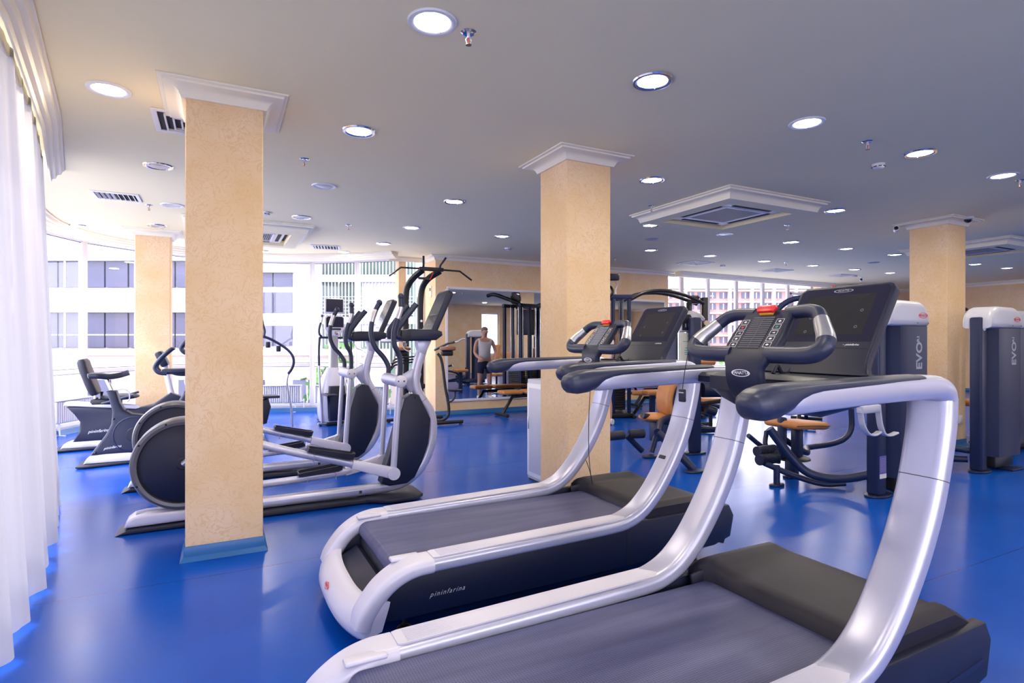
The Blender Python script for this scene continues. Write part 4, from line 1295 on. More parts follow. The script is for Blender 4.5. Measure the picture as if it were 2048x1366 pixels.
    for cx, cz, a0 in ((W-0.04, H-0.04, 0), (-W+0.04, H-0.04, 90)):
        for k in range(6):
            a_ = R(a0 + 90*k/5); out.append((cx+0.04*math.cos(a_), cz+0.04*math.sin(a_)))
    out += [(-W, 0.0), (W, 0.0)]
    d = MB().prism(out, 'y', -0.028, 0.028, None, 0.012, 3)
    mt = Matrix(((0, nn.x, up.x, org.x), (1, nn.y, up.y, org.y), (0, nn.z, up.z, org.z), (0, 0, 0, 1)))
    d.v = [mt @ v for v in d.v]
    dh = d.build('display_housing', 'navy', t, 40)
    g = MB().prism([(x*0.90, 0.03+(z-0.02)*0.93) for x, z in out], 'y', 0.0265, 0.0295)
    g.v = [mt @ v for v in g.v]
    gg = g.build('display_glass', 'mirrorblack', dh, 0)
    for a_, b_, w_ in ((0, 0.40, 0.05), (0, 0.22, 0.16), (0, 0.12, 0.10)):
        q = MB().box((0, 0, 0), (0.003, w_, 0.004))
        q.v = [mt @ Vector((v.y + a_, 0.0305, b_ + v.z)) for v in q.v]
        q.build('display_print', 'greyprint', gg, 0)
    MB().prism([(2.25, 1.41), (2.27, 1.30), (2.33, 1.28), (2.39, 1.41)], 'y', -0.05, 0.05, None, 0.012).build('console_neck', 'silver', t)
    MB().tube([(2.10, -0.05, 1.40), (2.13, -0.06, 1.33), (2.20, -0.05, 1.30), (2.24, -0.045, 1.27)], 0.004, 6, smooth=4).build('sensor_wire', 'white', t)
    # pedal arms and foot plates
    ar = smooth_path([(1.978, -0.235, 0.268), (1.80, -0.235, 0.325), (1.55, -0.22, 0.405), (1.28, -0.205, 0.482), (0.95, -0.19, 0.590), (0.80, -0.18, 0.650), (0.66, -0.15, 0.700)], 5)
    a1 = MB().sweep(ar, rrect(0.055, 0.062, 0.022, 4), (0, 1, 0)).build('pedal_arm', 'silver', t, 60)
    e = MB().cyl((1.975, -0.275, 0.270), (1.975, -0.195, 0.270), 0.054, n=26); e.prism([(1.62, 0.345), (1.635, 0.415), (1.97, 0.322), (1.97, 0.218)], 'y', -0.266, -0.204, None, 0.012)
    e.build('arm_knuckle', 'silver_plastic', a1)
    ar2 = smooth_path([(1.992, 0.21, 0.300), (1.80, 0.21, 0.245), (1.62, 0.20, 0.222), (1.30, 0.19, 0.205), (0.97, 0.18, 0.195), (0.66, 0.15, 0.190)], 5)
    a2 = MB().sweep(ar2, rrect(0.055, 0.062, 0.022, 4), (0, 1, 0)).build('pedal_arm', 'silver', t, 60)
    e = MB().cyl((1.99, 0.17, 0.300), (1.99, 0.25, 0.300), 0.050, n=26); e.prism([(1.66, 0.190), (1.655, 0.262), (1.97, 0.345), (1.99, 0.250)], 'y', 0.178, 0.240, None, 0.012)
    e.build('arm_knuckle', 'silver_plastic', a2)
    def pedal(cx, cy, cz, tilt):
        rot = Matrix.Translation((cx, cy, cz)) @ Matrix.Rotation(tilt, 4, 'Y')
        p = MB().prism([(-0.185, -0.055), (-0.16, -0.075), (0.14, -0.070), (0.185, -0.035), (0.185, 0.035), (0.14, 0.070), (-0.16, 0.075), (-0.185, 0.055)], 'z', 0.0, 0.014, None, 0.004)
        lip = [(-0.185, -0.055), (-0.16, -0.075), (0.14, -0.070), (0.185, -0.035), (0.185, 0.035), (0.14, 0.070), (-0.16, 0.075), (-0.185, 0.055)]
        hh = [0.030, 0.034, 0.050, 0.058, 0.058, 0.050, 0.034, 0.030]
        vs = []; fs = []
        for (x, y), h in zip(lip, hh):
            vs += [(x, y, 0.004), (x*1.02, y*1.05, h), (x*0.96, y*0.90, h), (x*0.96, y*0.90, 0.008)]
        for k in range(8):
            k2 = (k+1) % 8
            for j in range(3): fs.append((k*4+j, k2*4+j, k2*4+j+1, k*4+j+1))
        p.add(vs, fs)
        for k in range(7): p.box((-0.12+0.04*k, 0, 0.016), (0.010, 0.11, 0.006))
        p.v = [rot @ v for v in p.v]
        return p.build('foot_plate', 'rubber', t, 40)
    pedal(1.455, -0.235, 0.470, R(16))
    pedal(1.440, 0.185, 0.245, R(-3))
    for x in (1.33, 1.57):
        MB().box((x, -0.208, 0.452 - (x-1.33)*0.29), (0.006, 0.066, 0.072)).build('pedal_clamp', 'steel', t)
        MB().box((x, 0.190, 0.212), (0.006, 0.066, 0.072)).build('pedal_clamp', 'steel', t)
    MB().tube([(0.405, -0.09, 0.475), (0.46, -0.12, 0.52), (0.66, -0.14, 0.70)], 0.022, 10).build('crank', 'steel', t)
    MB().tube([(0.405, 0.09, 0.475), (0.46, 0.12, 0.43), (0.66, 0.14, 0.19)], 0.022, 10).build('crank', 'steel', t)
    return t
e1 = make_elliptical((-0.65, 5.05, 0), 'front elliptical trainer, its wheel partly hidden by the near pillar')
e2 = make_elliptical((-0.79, 6.42, 0), 'second elliptical trainer standing behind the front one')

# ============================================================ UPRIGHT BIKE
t = empty('exercise_bike', (-1.35, 7.9, 0), 0, 'upright exercise bike with a black saddle left of the near pillar', 'exercise bike')
bd = [(0.055, 0.115), (0.10, 0.19), (0.20, 0.34), (0.255, 0.46), (0.265, 0.60), (0.235, 0.74), (0.205, 0.835), (0.245, 0.845), (0.300, 0.838), (0.335, 0.70), (0.375, 0.62), (0.45, 0.565), (0.56, 0.545), (0.75, 0.55), (0.88, 0.62), (0.93, 0.72), (0.97, 0.80), (1.08, 0.80), (1.16, 0.65), (1.20, 0.45), (1.22, 0.25), (1.16, 0.12)]
b = MB().prism(bd, 'y', -0.085, 0.085, None, 0.03, 3).build('body_shroud', 'navy', t, 40)
MB().lathe([(0.195, 0.0), (0.198, -0.004), (0.204, -0.004), (0.21, 0.0), (0.195, 0.0)], (0.475, -0.086, 0.33), 'y', 40).build('shroud_rib', 'navy_frame', b)
for x, z in ((0.11, 0.15), (0.28, 0.52), (0.40, 0.62)):
    MB().ball((x, -0.086, z), 0.012, 8).build('bolt', 'black', b)
text('lettering', 'pininfarina', 0.040, (0.27, -0.087, 0.20), (1, 0, 0.12), (0, 0, 1), 'print', b, shear=0.35)
MB().prism([(0.0, 0.030), (0.03, 0.090), (0.07, 0.118), (0.20, 0.126), (1.26, 0.126), (1.32, 0.10), (1.34, 0.03)], 'y', -0.10, 0.10, None, 0.02, 3).build('base_beam', 'silver_plastic', t)
MB().prism([(-0.05, -0.20), (0.02, -0.22), (0.55, -0.10), (0.80, -0.10), (1.30, -0.22), (1.38, -0.20), (1.38, 0.20), (1.30, 0.22), (0.80, 0.10), (0.55, 0.10), (0.02, 0.22), (-0.05, 0.20)], 'z', 0.008, 0.030, None, 0.005).build('base_plate', 'rubber', t)
for x, y in ((0.03, -0.18), (0.03, 0.18), (1.3, -0.18), (1.3, 0.18)):
    MB().cyl((x, y, 0.0005), (x, y, 0.010), 0.02).build('levelling_foot', 'black', t)
MB().tube([(0.265, 0, 0.80), (0.195, 0, 0.985)], 0.020, 14).build('seat_post', 'chrome', t)
MB().tube([(0.31, 0, 0.84), (0.36, 0.0, 0.85), (0.41, 0, 0.82), (0.42, 0, 0.73), (0.40, 0, 0.70)], 0.007, 8, smooth=4).build('adjust_lever', 'silver_plastic', t)
sa = MB()
pth = smooth_path([(0.03, 0, 1.005), (0.06, 0, 1.012), (0.14, 0, 1.010), (0.22, 0, 0.998), (0.32, 0, 1.010), (0.39, 0, 1.032), (0.415, 0, 1.040)], 4)
sc = [(min(1, 0.35+k*0.25)*max(0.22, 1-max(0, k-8)/12), 1 if k > 1 else 0.5+0.25*k) for k in range(len(pth))]
sa.sweep(pth, rrect(0.24, 0.062, 0.028, 4), (0, 1, 0), sc)
sa.build('saddle', 'rubber', t, 70)
ck = MB().lathe([(0.0001, -0.012), (0.075, -0.010), (0.082, 0.0)], (0.475, -0.086, 0.33), 'y', 32).build('crank_disc', 'rubber', t)
ca = MB().tube([(0.475, -0.105, 0.33), (0.53, -0.115, 0.20)], 0.014, 10).build('crank', 'chrome', t)
MB().box((0.53, -0.165, 0.20), (0.10, 0.09, 0.025), None, 0.01).build('pedal', 'rubber', ca)
ca = MB().tube([(0.475, 0.105, 0.33), (0.42, 0.115, 0.46)], 0.014, 10).build('crank', 'chrome', t)
MB().box((0.42, 0.165, 0.46), (0.10, 0.09, 0.025), None, 0.01).build('pedal', 'rubber', ca)
MB().prism([(1.00, 0.78), (0.97, 0.92), (0.99, 1.03), (1.07, 1.03), (1.10, 0.90), (1.08, 0.78)], 'y', -0.045, 0.045, None, 0.02).build('mast', 'silver_plastic', t)
MB().box((0.93, 0, 1.045), (0.38, 0.26, 0.060), None, 0.02).build('console', 'navy', t)
MB().tube([(0.80, -0.13, 1.02), (0.715, -0.14, 1.04), (0.68, -0.14, 1.10), (0.735, -0.14, 1.20), (0.82, -0.13, 1.29), (0.86, -0.12, 1.32)], 0.021, 12, smooth=4).build('handlebar', 'soft', t, 70)
MB().tube([(0.80, 0.13, 1.02), (0.715, 0.14, 1.04), (0.68, 0.14, 1.10), (0.735, 0.14, 1.20), (0.82, 0.13, 1.29), (0.86, 0.12, 1.32)], 0.021, 12, smooth=4).build('handlebar', 'soft', t, 70)

# second upright bike: only its bars and console show left of the pillar
t = empty('exercise_bike', (-0.72, 8.62, 0), 0, 'upright exercise bike mostly hidden by the near pillar, only curved bar ends showing', 'exercise bike')
MB().prism([(0.15, 0.12), (0.25, 0.60), (0.33, 0.80), (0.42, 0.80), (0.50, 0.60), (0.86, 0.62), (0.93, 0.85), (1.02, 0.85), (1.15, 0.5), (1.15, 0.12)], 'y', -0.08, 0.08, None, 0.03, 3).build('body_shroud', 'navy', t, 40)
MB().box((0.62, 0, 0.075), (1.30, 0.18, 0.09), None, 0.02).build('base_beam', 'silver_plastic', t)
MB().box((0.62, 0, 0.015), (1.36, 0.34, 0.03), None, 0.008).build('base_plate', 'rubber', t)
MB().cyl((0.37, 0, 0.78), (0.32, 0, 0.95), 0.02).build('seat_post', 'chrome', t)
MB().ball((0.32, 0, 0.98), 0.14, 20, (1.1, 0.75, 0.25)).build('saddle', 'rubber', t)
MB().cyl((0.97, 0, 0.82), (0.92, 0, 1.22), 0.04).build('mast', 'silver_plastic', t)
MB().box((0.60, 0, 1.225), (0.42, 0.24, 0.055), None, 0.02).build('console', 'navy', t)
for s_ in (-1, 1):
    MB().tube([(0.42, s_*0.12, 1.23), (0.32, s_*0.13, 1.25), (0.275, s_*0.13, 1.31), (0.32, s_*0.13, 1.39), (0.40, s_*0.12, 1.49)], 0.023, 12, smooth=4).build('handlebar', 'soft', t, 70)

# ============================================================ RECUMBENT BIKE
t = empty('recumbent_bike', (-1.80, 9.15, 0), 0, 'recumbent bike with a tall padded backrest by the left windows', 'exercise bike')
b = MB().prism([(0.06, 0.56), (0.14, 0.46), (0.20, 0.36), (0.19, 0.24), (0.12, 0.105), (0.90, 0.105), (1.25, 0.12), (1.40, 0.35), (1.38, 0.62), (1.20, 0.70), (1.0, 0.55), (0.80, 0.50), (0.40, 0.54)], 'y', -0.10, 0.10, None, 0.03, 3).build('body_shroud', 'navy', t, 40)
text('lettering', 'pininfarina', 0.055, (0.40, -0.102, 0.235), (1, 0, 0.05), (0, 0, 1), 'print', b, shear=0.35)
MB().prism([(0.02, 0.575), (0.04, 0.62), (0.10, 0.625), (0.82, 0.545), (0.84, 0.49), (0.40, 0.535)], 'y', -0.07, 0.07, None, 0.014).build('seat_rail', 'silver_plastic', t)
MB().prism([(0.0, 0.030), (0.03, 0.085), (0.09, 0.110), (1.36, 0.115), (1.42, 0.08), (1.42, 0.03)], 'y', -0.11, 0.11, None, 0.02, 3).build('base_beam', 'silver_plastic', t)
MB().prism([(-0.05, -0.24), (0.55, -0.12), (1.45, -0.24), (1.45, 0.24), (0.55, 0.12), (-0.05, 0.24)], 'z', 0.008, 0.032, None, 0.006).build('base_plate', 'rubber', t)
for x, y in ((0.03, -0.18), (0.03, 0.18), (1.38, -0.18), (1.38, 0.18)):
    MB().cyl((x, y, 0.0005), (x, y, 0.010), 0.02).build('levelling_foot', 'black', t)
bk = smooth_path([(0.360, 0, 0.70), (0.325, 0, 0.80), (0.275, 0, 0.95), (0.235, 0, 1.08), (0.215, 0, 1.17)], 5)
bk = MB().sweep(bk, rrect(0.40, 0.095, 0.042, 4), (0, 1, 0), [(0.80+0.2*math.sin(math.pi*k/(len(bk)-1)), min(1, 0.6+min(k, len(bk)-1-k)*0.2)) for k in range(len(bk))]).build('backrest', 'rubber', t, 70)
MB().ball((0.62, 0, 0.665), 0.22, 24, (1.0, 0.95, 0.20)).build('seat', 'rubber', t)
MB().box((0.47, 0, 0.60), (0.34, 0.14, 0.09), None, 0.02).build('seat_carriage', 'black', t)
MB().tube([(0.36, 0, 0.66), (0.40, 0, 0.60), (0.42, 0, 0.74)], 0.018, 8).build('backrest_bracket', 'black', t)
for s_ in (-1, 1):
    MB().tube([(0.45, s_*0.20, 0.60), (0.56, s_*0.26, 0.63), (0.80, s_*0.27, 0.70)], 0.016, 10, smooth=3).build('side_grip', 'soft', t)
MB().cyl((1.22, 0, 0.62), (1.12, 0, 1.12), 0.04).build('mast', 'silver_plastic', t)
MB().box((1.10, 0, 1.16), (0.10, 0.28, 0.22), Matrix.Rotation(R(-25), 3, 'Y'), 0.03).build('console', 'navy', t)

# ============================================================ CROSS TRAINERS WITH SIDE POLES (facing the room)
t = empty('cross_trainer', (1.72, 9.95, 0), R(8), 'silver cross trainer with a small television screen behind the ellipticals', 'cross trainer', 'cross trainers by the glazing')
scr = MB().box((0, -0.02, 2.00), (0.33, 0.05, 0.26), None, 0.018, 3).build('television', 'silver_plastic', t)
MB().box((0, -0.047, 2.005), (0.285, 0.004, 0.215)).build('screen_glass', 'screen', scr)
MB().box((0.02, -0.047, 1.888), (0.016, 0.004, 0.008)).build('status_light', 'led', scr)
MB().box((0, 0, 1.855), (0.06, 0.04, 0.06)).build('television_stem', 'steel', t)
cn = MB().prism([(-0.135, 1.84), (0.135, 1.84), (0.165, 1.80), (0.165, 1.62), (0.11, 1.52), (0.06, 1.49), (-0.06, 1.49), (-0.11, 1.52), (-0.165, 1.62), (-0.165, 1.80)], 'y', -0.06, 0.02, None, 0.016, 3).build('console', 'silver_plastic', t)
MB().prism([(-0.12, 1.82), (0.12, 1.82), (0.145, 1.79), (0.145, 1.64), (-0.145, 1.64), (-0.145, 1.79)], 'y', -0.064, -0.058).build('console_face', 'screen', cn)
MB().box((0, -0.066, 1.61), (0.20, 0.006, 0.03), None, 0.003).build('key_row', 'rubber', cn)
MB().lathe([(0.0001, -0.008), (0.03, -0.006), (0.035, 0.0)], (0.03, -0.06, 1.545), 'y').build('dial', 'chrome', cn)
MB().sweep([(0, 0.02, 0.85), (0, 0.02, 1.2), (0, 0.0, 1.52)], rrect(0.15, 0.10, 0.03, 4), (1, 0, 0)).build('column', 'steel', t)
bod = MB()
prof = [(0.10, 0.03), (0.215, 0.06), (0.245, 0.20), (0.25, 0.40), (0.235, 0.60), (0.19, 0.78), (0.13, 0.90), (0.10, 0.96)]
bod.sweep([(0, 0.04, z) for r_, z in prof], rrect(2.0, 1.7, 0.7, 6), (1, 0, 0), [(r_, r_) for r_, z in prof])
body = bod.build('shroud', 'silver_plastic', t, 60)
MB().prism([(-0.13, 0.08), (-0.15, 0.35), (-0.13, 0.66), (0.13, 0.66), (0.15, 0.35), (0.13, 0.08)], 'y', -0.21, -0.10, None, 0.03).build('shroud_front', 'navy', body)
for s_ in (-1, 1):
    p = MB().prism([(-0.08, -0.17), (0.08, -0.17), (0.075, 0.16), (-0.075, 0.16)], 'z', 0.0, 0.03, None, 0.01)
    p.v = [v + Vector((s_*0.17, -0.30, 0.515 if s_ < 0 else 0.50)) for v in p.v]
    fp = p.build('foot_plate', 'rubber', t)
    MB().tube([(s_*0.17, -0.25, 0.50), (s_*0.14, -0.18, 0.40), (s_*0.12, -0.16, 0.12)], 0.022, 10).build('link_arm', 'black', t)
    MB().tube([(s_*0.055, -0.03, 1.462), (s_*0.20, -0.06, 1.468), (s_*0.255, -0.08, 1.462), (s_*0.262, -0.08, 1.43)], 0.020, 10, smooth=3).build('upper_tube', 'navy_frame', t)
    h = MB().tube([(s_*0.225, -0.10, 1.845), (s_*0.235, -0.10, 1.76), (s_*0.275, -0.10, 1.60), (s_*0.268, -0.10, 1.52), (s_*0.235, -0.09, 1.485)], 0.018, 12, smooth=4).build('handle', 'soft', t, 70)
    MB().cyl((s_*0.228, -0.10, 1.80), (s_*0.245, -0.10, 1.71), 0.0195).build('pulse_sensor', 'steel', h)
    MB().tube([(s_*0.262, -0.08, 1.44), (s_*0.272, -0.08, 1.28), (s_*0.272, -0.085, 1.0)], 0.019, 12, smooth=3).build('pole_grip', 'soft', t)
    MB().tube([(s_*0.272, -0.085, 1.0), (s_*0.26, -0.09, 0.7), (s_*0.235, -0.09, 0.35), (s_*0.225, -0.09, 0.045)], 0.016, 12, smooth=3).build('pole', 'steel', t)
MB().tube([(-0.29, -0.09, 0.035), (0.50, -0.09, 0.035)], 0.022, 10).build('base_bar', 'steel', t)
MB().prism([(-0.15, -0.16), (0.15, -0.16), (0.12, 0.55), (-0.12, 0.55)], 'z', 0.012, 0.05, None, 0.006).build('base_plate', 'black', t)
for x, y in ((-0.25, -0.09), (0.45, -0.09), (0, 0.5)):
    MB().cyl((x, y, 0.0005), (x, y, 0.02), 0.02).build('levelling_foot', 'black', t)

t = empty('cross_trainer', (0.35, 9.95, 0), 0, 'cross trainer mostly hidden by the near pillar, its curved right pole showing', 'cross trainer', 'cross trainers by the glazing')
MB().sweep([(0, 0, 0.80), (0, -0.02, 1.45)], rrect(0.15, 0.10, 0.03, 4), (1, 0, 0)).build('column', 'steel', t)
MB().sweep([(0, 0.06, z) for r_, z in prof], rrect(2.0, 1.7, 0.7, 6), (1, 0, 0), [(r_*0.95, r_) for r_, z in prof]).build('shroud', 'silver_plastic', t, 60)
MB().prism([(-0.16, 1.84), (0.13, 1.84), (0.13, 1.50), (-0.16, 1.50)], 'y', -0.06, 0.0, None, 0.02).build('console', 'silver_plastic', t)
MB().box((-0.05, -0.02, 2.00), (0.30, 0.05, 0.24), None, 0.018, 3).build('television', 'silver_plastic', t)
for s_ in (-1, 1):
    h = MB().tube([(s_*0.245, -0.10, 1.80), (s_*0.262, -0.10, 1.68), (s_*0.290, -0.10, 1.56), (s_*0.278, -0.10, 1.485)], 0.018, 12, smooth=4).build('handle', 'soft', t, 70)
    MB().tube([(s_*0.05, -0.04, 1.47), (s_*0.278, -0.08, 1.475), (s_*0.44, -0.12, 1.40), (s_*0.62, -0.16, 1.27), (s_*0.70, -0.18, 1.16), (s_*0.712, -0.18, 1.05), (s_*0.68, -0.17, 0.95), (s_*0.632, -0.16, 0.88)], 0.021, 12, smooth=4).build('pole_grip', 'navy_frame', t, 70)
    MB().tube([(s_*0.632, -0.16, 0.88), (s_*0.612, -0.16, 0.76), (s_*0.635, -0.16, 0.60), (s_*0.668, -0.16, 0.40), (s_*0.69, -0.16, 0.18), (s_*0.695, -0.16, 0.02)], 0.017, 12, smooth=4).build('pole', 'steel', t, 70)
    for q, (x, z) in enumerate(((0.335, 1.345), (0.49, 1.28))):
        MB().lathe([(0.034, 0.05), (0.036, -0.03), (0.030, -0.045), (0.0001, -0.045)], (s_*x, -0.13, z), 'z', 18).build('cup_holder', 'rubber', t)
    MB().prism([(s_*0.20-0.085, -0.20), (s_*0.20+0.285*max(0, s_)+0.02, -0.20), (s_*0.20+0.285*max(0, s_)-0.02, 0.10), (s_*0.20-0.085, 0.10)], 'z', 0.50, 0.54, None, 0.01).build('foot_plate', 'rubber', t)
    MB().prism([(s_*0.24, 0.08), (s_*0.20, 0.45), (s_*0.34, 0.50), (s_*0.38, 0.36), (s_*0.32, 0.10)], 'y', -0.16, 0.05, None, 0.03).build('side_cover', 'rubber', t)
MB().box((0, 0.1, 0.03), (0.40, 0.70, 0.05), None, 0.01).build('base_plate', 'black', t)

# ============================================================ PULL-UP AND DIP TOWER
t = empty('pull_up_tower', (3.15, 9.55, 0), 0, 'tall black pull-up tower with an angled bar left of the wall mirror', 'pull-up tower')
for x0, x1 in ((-0.27, -0.05), (0.0, 0.27)):
    up_ = [(x0, 0.10, 0.03), (x0, 0.10, 1.2), (x0, 0.10, 2.15), (x0+0.03, 0.08, 2.36), (x0+0.11, 0.02, 2.50), (x1+0.02, -0.10, 2.635)]
    MB().sweep(smooth_path(up_, 5), rrect(0.10, 0.075, 0.02, 3), (1, 0, 0)).build('upright', 'black', t, 50)
MB().lathe([(0.0001, -0.003), (0.022, -0.003), (0.022, 0.0)], (0.0, 0.055, 1.76), 'y').build('round_badge', 'print', t)
MB().tube([(-0.62, -0.12, 2.50), (-0.42, -0.12, 2.655), (-0.05, -0.12, 2.655), (0.33, -0.12, 2.655), (0.65, -0.12, 2.65), (0.88, -0.12, 2.50)], 0.016, 12).build('pull_up_bar', 'black', t)
MB().box((0.12, -0.12, 2.655), (0.44, 0.07, 0.065), None, 0.012).build('bar_clamp', 'black', t)
for s_ in (-1, 1):
    MB().tube([(0.12+s_*0.15, -0.12, 2.66), (0.12+s_*0.155, -0.16, 2.73), (0.12+s_*0.20, -0.30, 2.84)], 0.018, 10).build('horn_grip', 'rubber', t)
MB().box((0.03, -0.02, 2.50), (0.22, 0.04, 0.04)).build('cross_brace', 'black', t)
MB().tube([(0.12, -0.05, 2.48), (0.17, -0.09, 2.60)], 0.009, 8).build('lock_pin', 'red', t)
for s_, x in ((-1, -0.30), (1, 0.25)):
    MB().tube([(x, 0.06, 1.25), (x+s_*0.10, -0.35, 1.37), (x+s_*0.14, -0.52, 1.39)], 0.021, 10).build('dip_arm', 'black', t)
    MB().tube([(x+s_*0.14, -0.50, 1.39), (x+s_*0.20, -0.52, 1.40), (x+s_*0.27, -0.52, 1.44), (x+s_*0.34, -0.52, 1.445)], 0.014, 10, smooth=3).build('dip_handle', 'steel', t)
    a_ = MB().lathe([(0.0001, -0.035), (0.10, -0.035), (0.135, -0.02), (0.14, 0.0), (0.135, 0.02), (0.10, 0.035), (0.0001, 0.035)], (x+s_*0.05-0.14*(s_ < 0)-0.02, -0.50, 1.28), 'z', 28)
    a_.build('arm_pad', 'brownleather', t)
    MB().box((x+s_*0.05-0.14*(s_ < 0)-0.02, -0.46, 1.20), (0.20, 0.10, 0.09), None, 0.02).build('pad_bracket', 'black', t)
MB().tube([(0.10, -0.50, 1.20), (0.15, -0.52, 1.12), (0.22, -0.55, 0.62), (0.27, -0.58, 0.28), (0.255, -0.58, 0.16), (0.18, -0.56, 0.09), (0.02, -0.50, 0.07)], 0.024, 12, smooth=4).build('front_leg', 'black', t, 60)
MB().tube([(0.24, -0.58, 0.37), (0.34, -0.60, 0.42), (0.37, -0.60, 0.50), (0.37, -0.60, 0.56)], 0.016, 10, smooth=3).build('step_arm', 'black', t)
MB().lathe([(0.0001, -0.015), (0.10, -0.012), (0.12, 0.005), (0.125, 0.018), (0.115, 0.018), (0.0001, 0.0)], (0.37, -0.60, 0.575), 'z', 28).build('step_plate', 'rubber', t)
MB().tube([(-0.40, -0.58, 0.045), (0.52, -0.58, 0.045)], 0.03, 12).build('front_foot', 'black', t)
MB().tube([(-0.60, 0.14, 0.045), (0.42, 0.14, 0.045)], 0.03, 12).build('rear_foot', 'black', t)
MB().tube([(-0.05, -0.58, 0.045), (-0.13, 0.14, 0.045)], 0.03, 12).build('spine_tube', 'black', t)
for x, y in ((0.48, -0.58), (-0.36, -0.58), (-0.56, 0.14), (0.38, 0.14)):
    MB().cyl((x, y, 0.0005), (x, y, 0.03), 0.028).build('rubber_foot', 'rubber', t)
MB().box((-0.13, 0.06, 0.62), (0.36, 0.16, 0.09), None, 0.02).build('knee_pad', 'rubber', t)
ws = MB()
for k in range(8): ws.box((-0.13, 0.15, 0.12+0.045*k), (0.26, 0.12, 0.040), None, 0.004, 1)
ws.build('weight_stack', 'black', t, 0)
for dx in (-0.08, 0.08): MB().cyl((-0.13+dx, 0.15, 0.08), (-0.13+dx, 0.15, 2.2), 0.009).build('guide_rod', 'chrome', t)
for k in range(3):
    MB().tube([(-0.62, -0.20-0.05*k, 0.92+0.055*k), (-0.52, -0.12, 1.0+0.05*k), (0.0, 0.0, 1.06+0.045*k)], 0.016, 8, smooth=3).build('lat_bar', 'black', t)

# white cabinet and dispenser behind the middle pillar
t = empty('storage_cabinet', (3.02, 4.84, 0), 0, 'white storage cabinet standing behind the middle pillar', 'cabinet')
MB().box((0, 0, 0.52), (0.46, 0.48, 1.00), None, 0.004).build('carcass', 'whitecap', t)
d_ = MB().box((-0.235, 0.0, 0.515), (0.012, 0.46, 0.93), None, 0.003).build('door', 'white', t)
MB().box((-0.246, -0.01, 0.515), (0.008, 0.38, 0.84), None, 0.002).build('door_panel', 'whitecap', d_)
MB().box((-0.248, 0.19, 0.58), (0.012, 0.012, 0.12), None, 0.002).build('handle', 'steel', d_)
MB().box((0, 0, 0.01), (0.44, 0.46, 0.02)).build('plinth', 'hood', t)
t = empty('water_dispenser', (3.06, 4.88, 1.0205), 0, 'white rounded water dispenser standing on the white cabinet', 'water dispenser')
MB().box((0, 0, 0.21), (0.30, 0.30, 0.42), None, 0.05, 4).build('housing', 'white', t)
MB().box((-0.152, 0, 0.16), (0.01, 0.14, 0.12), None, 0.003).build('tap_recess', 'hood', t)


# ============================================================ SELECTORISED STRENGTH MACHINES
def stack_tower(t, x, y, w=0.58, d=0.26, zc=1.54, zt=1.775, post=True, word=True, wordcol='greyprint', num='R1', face=-1):
    """navy weight-stack tower with a pale rounded cap; broad printed face towards -y"""
    b = MB()
    b.prism([(x, y), (x+0.05, y-d*0.5+0.02), (x+0.13, y-d/2), (x+w-0.03, y-d/2), (x+w, y-d/2+0.03), (x+w, y+d/2-0.03), (x+w-0.03, y+d/2), (x+0.05, y+d/2)], 'z', 0.16, zc)
    sh = b.build('weight_stack_cover', 'navy_frame', t, 30)
    MB().box((x+w/2, y, 0.10), (w*0.8, d*0.6, 0.12), None, 0.01).build('stack_base', 'black', t)
    MB().prism([(x+w*0.45, y-d*0.62), (x+w*0.98, y-d*0.62), (x+w*0.98, y+d*0.62), (x+w*0.45, y+d*0.62)], 'z', 0.001, 0.02, None, 0.006).build('base_plate', 'navy_frame', t)
    MB().box((x+w*0.7, y, 0.04), (0.08, 0.08, 0.05)).build('base_post', 'black', t)
    cap = []
    x0, x1 = x-0.17, x+w+0.01; h = zt-zc
    cap = [(x0, zc), (x1, zc), (x1, zc+h*0.30)]
    for k in range(1, 8):
        a_ = R(90*k/8); cap.append((x1-0.20+0.20*math.cos(a_), zc+h*0.30+h*0.70*math.sin(a_)))
    for k in range(0, 8):
        a_ = R(90+90*k/8); cap.append((x0+0.20+0.20*math.cos(a_), zc+h*0.30+h*0.70*math.sin(a_)))
    cap.append((x0, zc+h*0.30))
    cp = MB().prism(cap, 'y', y-d/2-0.012, y+d/2+0.012, None, 0.055, 5).build('shroud_cap', 'whitecap', t, 50)
    oval_logo(cp, (x+w*0.74, y-d/2-0.0135, zc+h*0.42), (1, 0, 0), (0, 0, 1), 0.13, 0.055, 'red', 'PANATTA')
    for q in (0.55, 0.93):
        MB().lathe([(0.0001, -0.002), (0.006, -0.002), (0.006, 0)], (x+w*q, y-d/2-0.012, zc+0.03), 'y', 10).build('screw', 'gasket', cp)
    if word:
        text('lettering', 'EVO', 0.130, (x+w*0.66, y-d/2-0.001, zc-0.27), (0, 0, 1), (-1, 0, 0), wordcol, sh, 0.0008, 0.004, 1.05)
        text('lettering', num, 0.055, (x+w*0.66-0.02, y-d/2-0.001, zc-0.115), (0, 0, 1), (-1, 0, 0), wordcol, sh, 0.0008, 0.002, 1.0)
    if post:
        px = x-0.13
        MB().box((px, y, 0.84), (0.125, 0.115, 1.64), None, 0.02, 3).build('upright_post', 'navy_frame', t)
        MB().lathe([(0.0001, -0.003), (0.030, -0.003), (0.032, 0.0)], (px-0.004, y-0.0575, 1.545), 'y', 24).build('round_badge', 'print', t)
        o = []
        for k in range(24):
            a_ = 2*math.pi*k/24; o.append((px+0.03+0.16*math.cos(a_), y+0.085*math.sin(a_)))
        MB().prism(o, 'z', 0.0, 0.022, None, 0.006).build('foot_plate', 'navy_frame', t)
    return sh

def pad(t, name, c, dims, rot=None, r=0.03, m='leather'):
    p = MB().box(c, dims, rot, r, 4).build(name, m, t, 60)
    return p

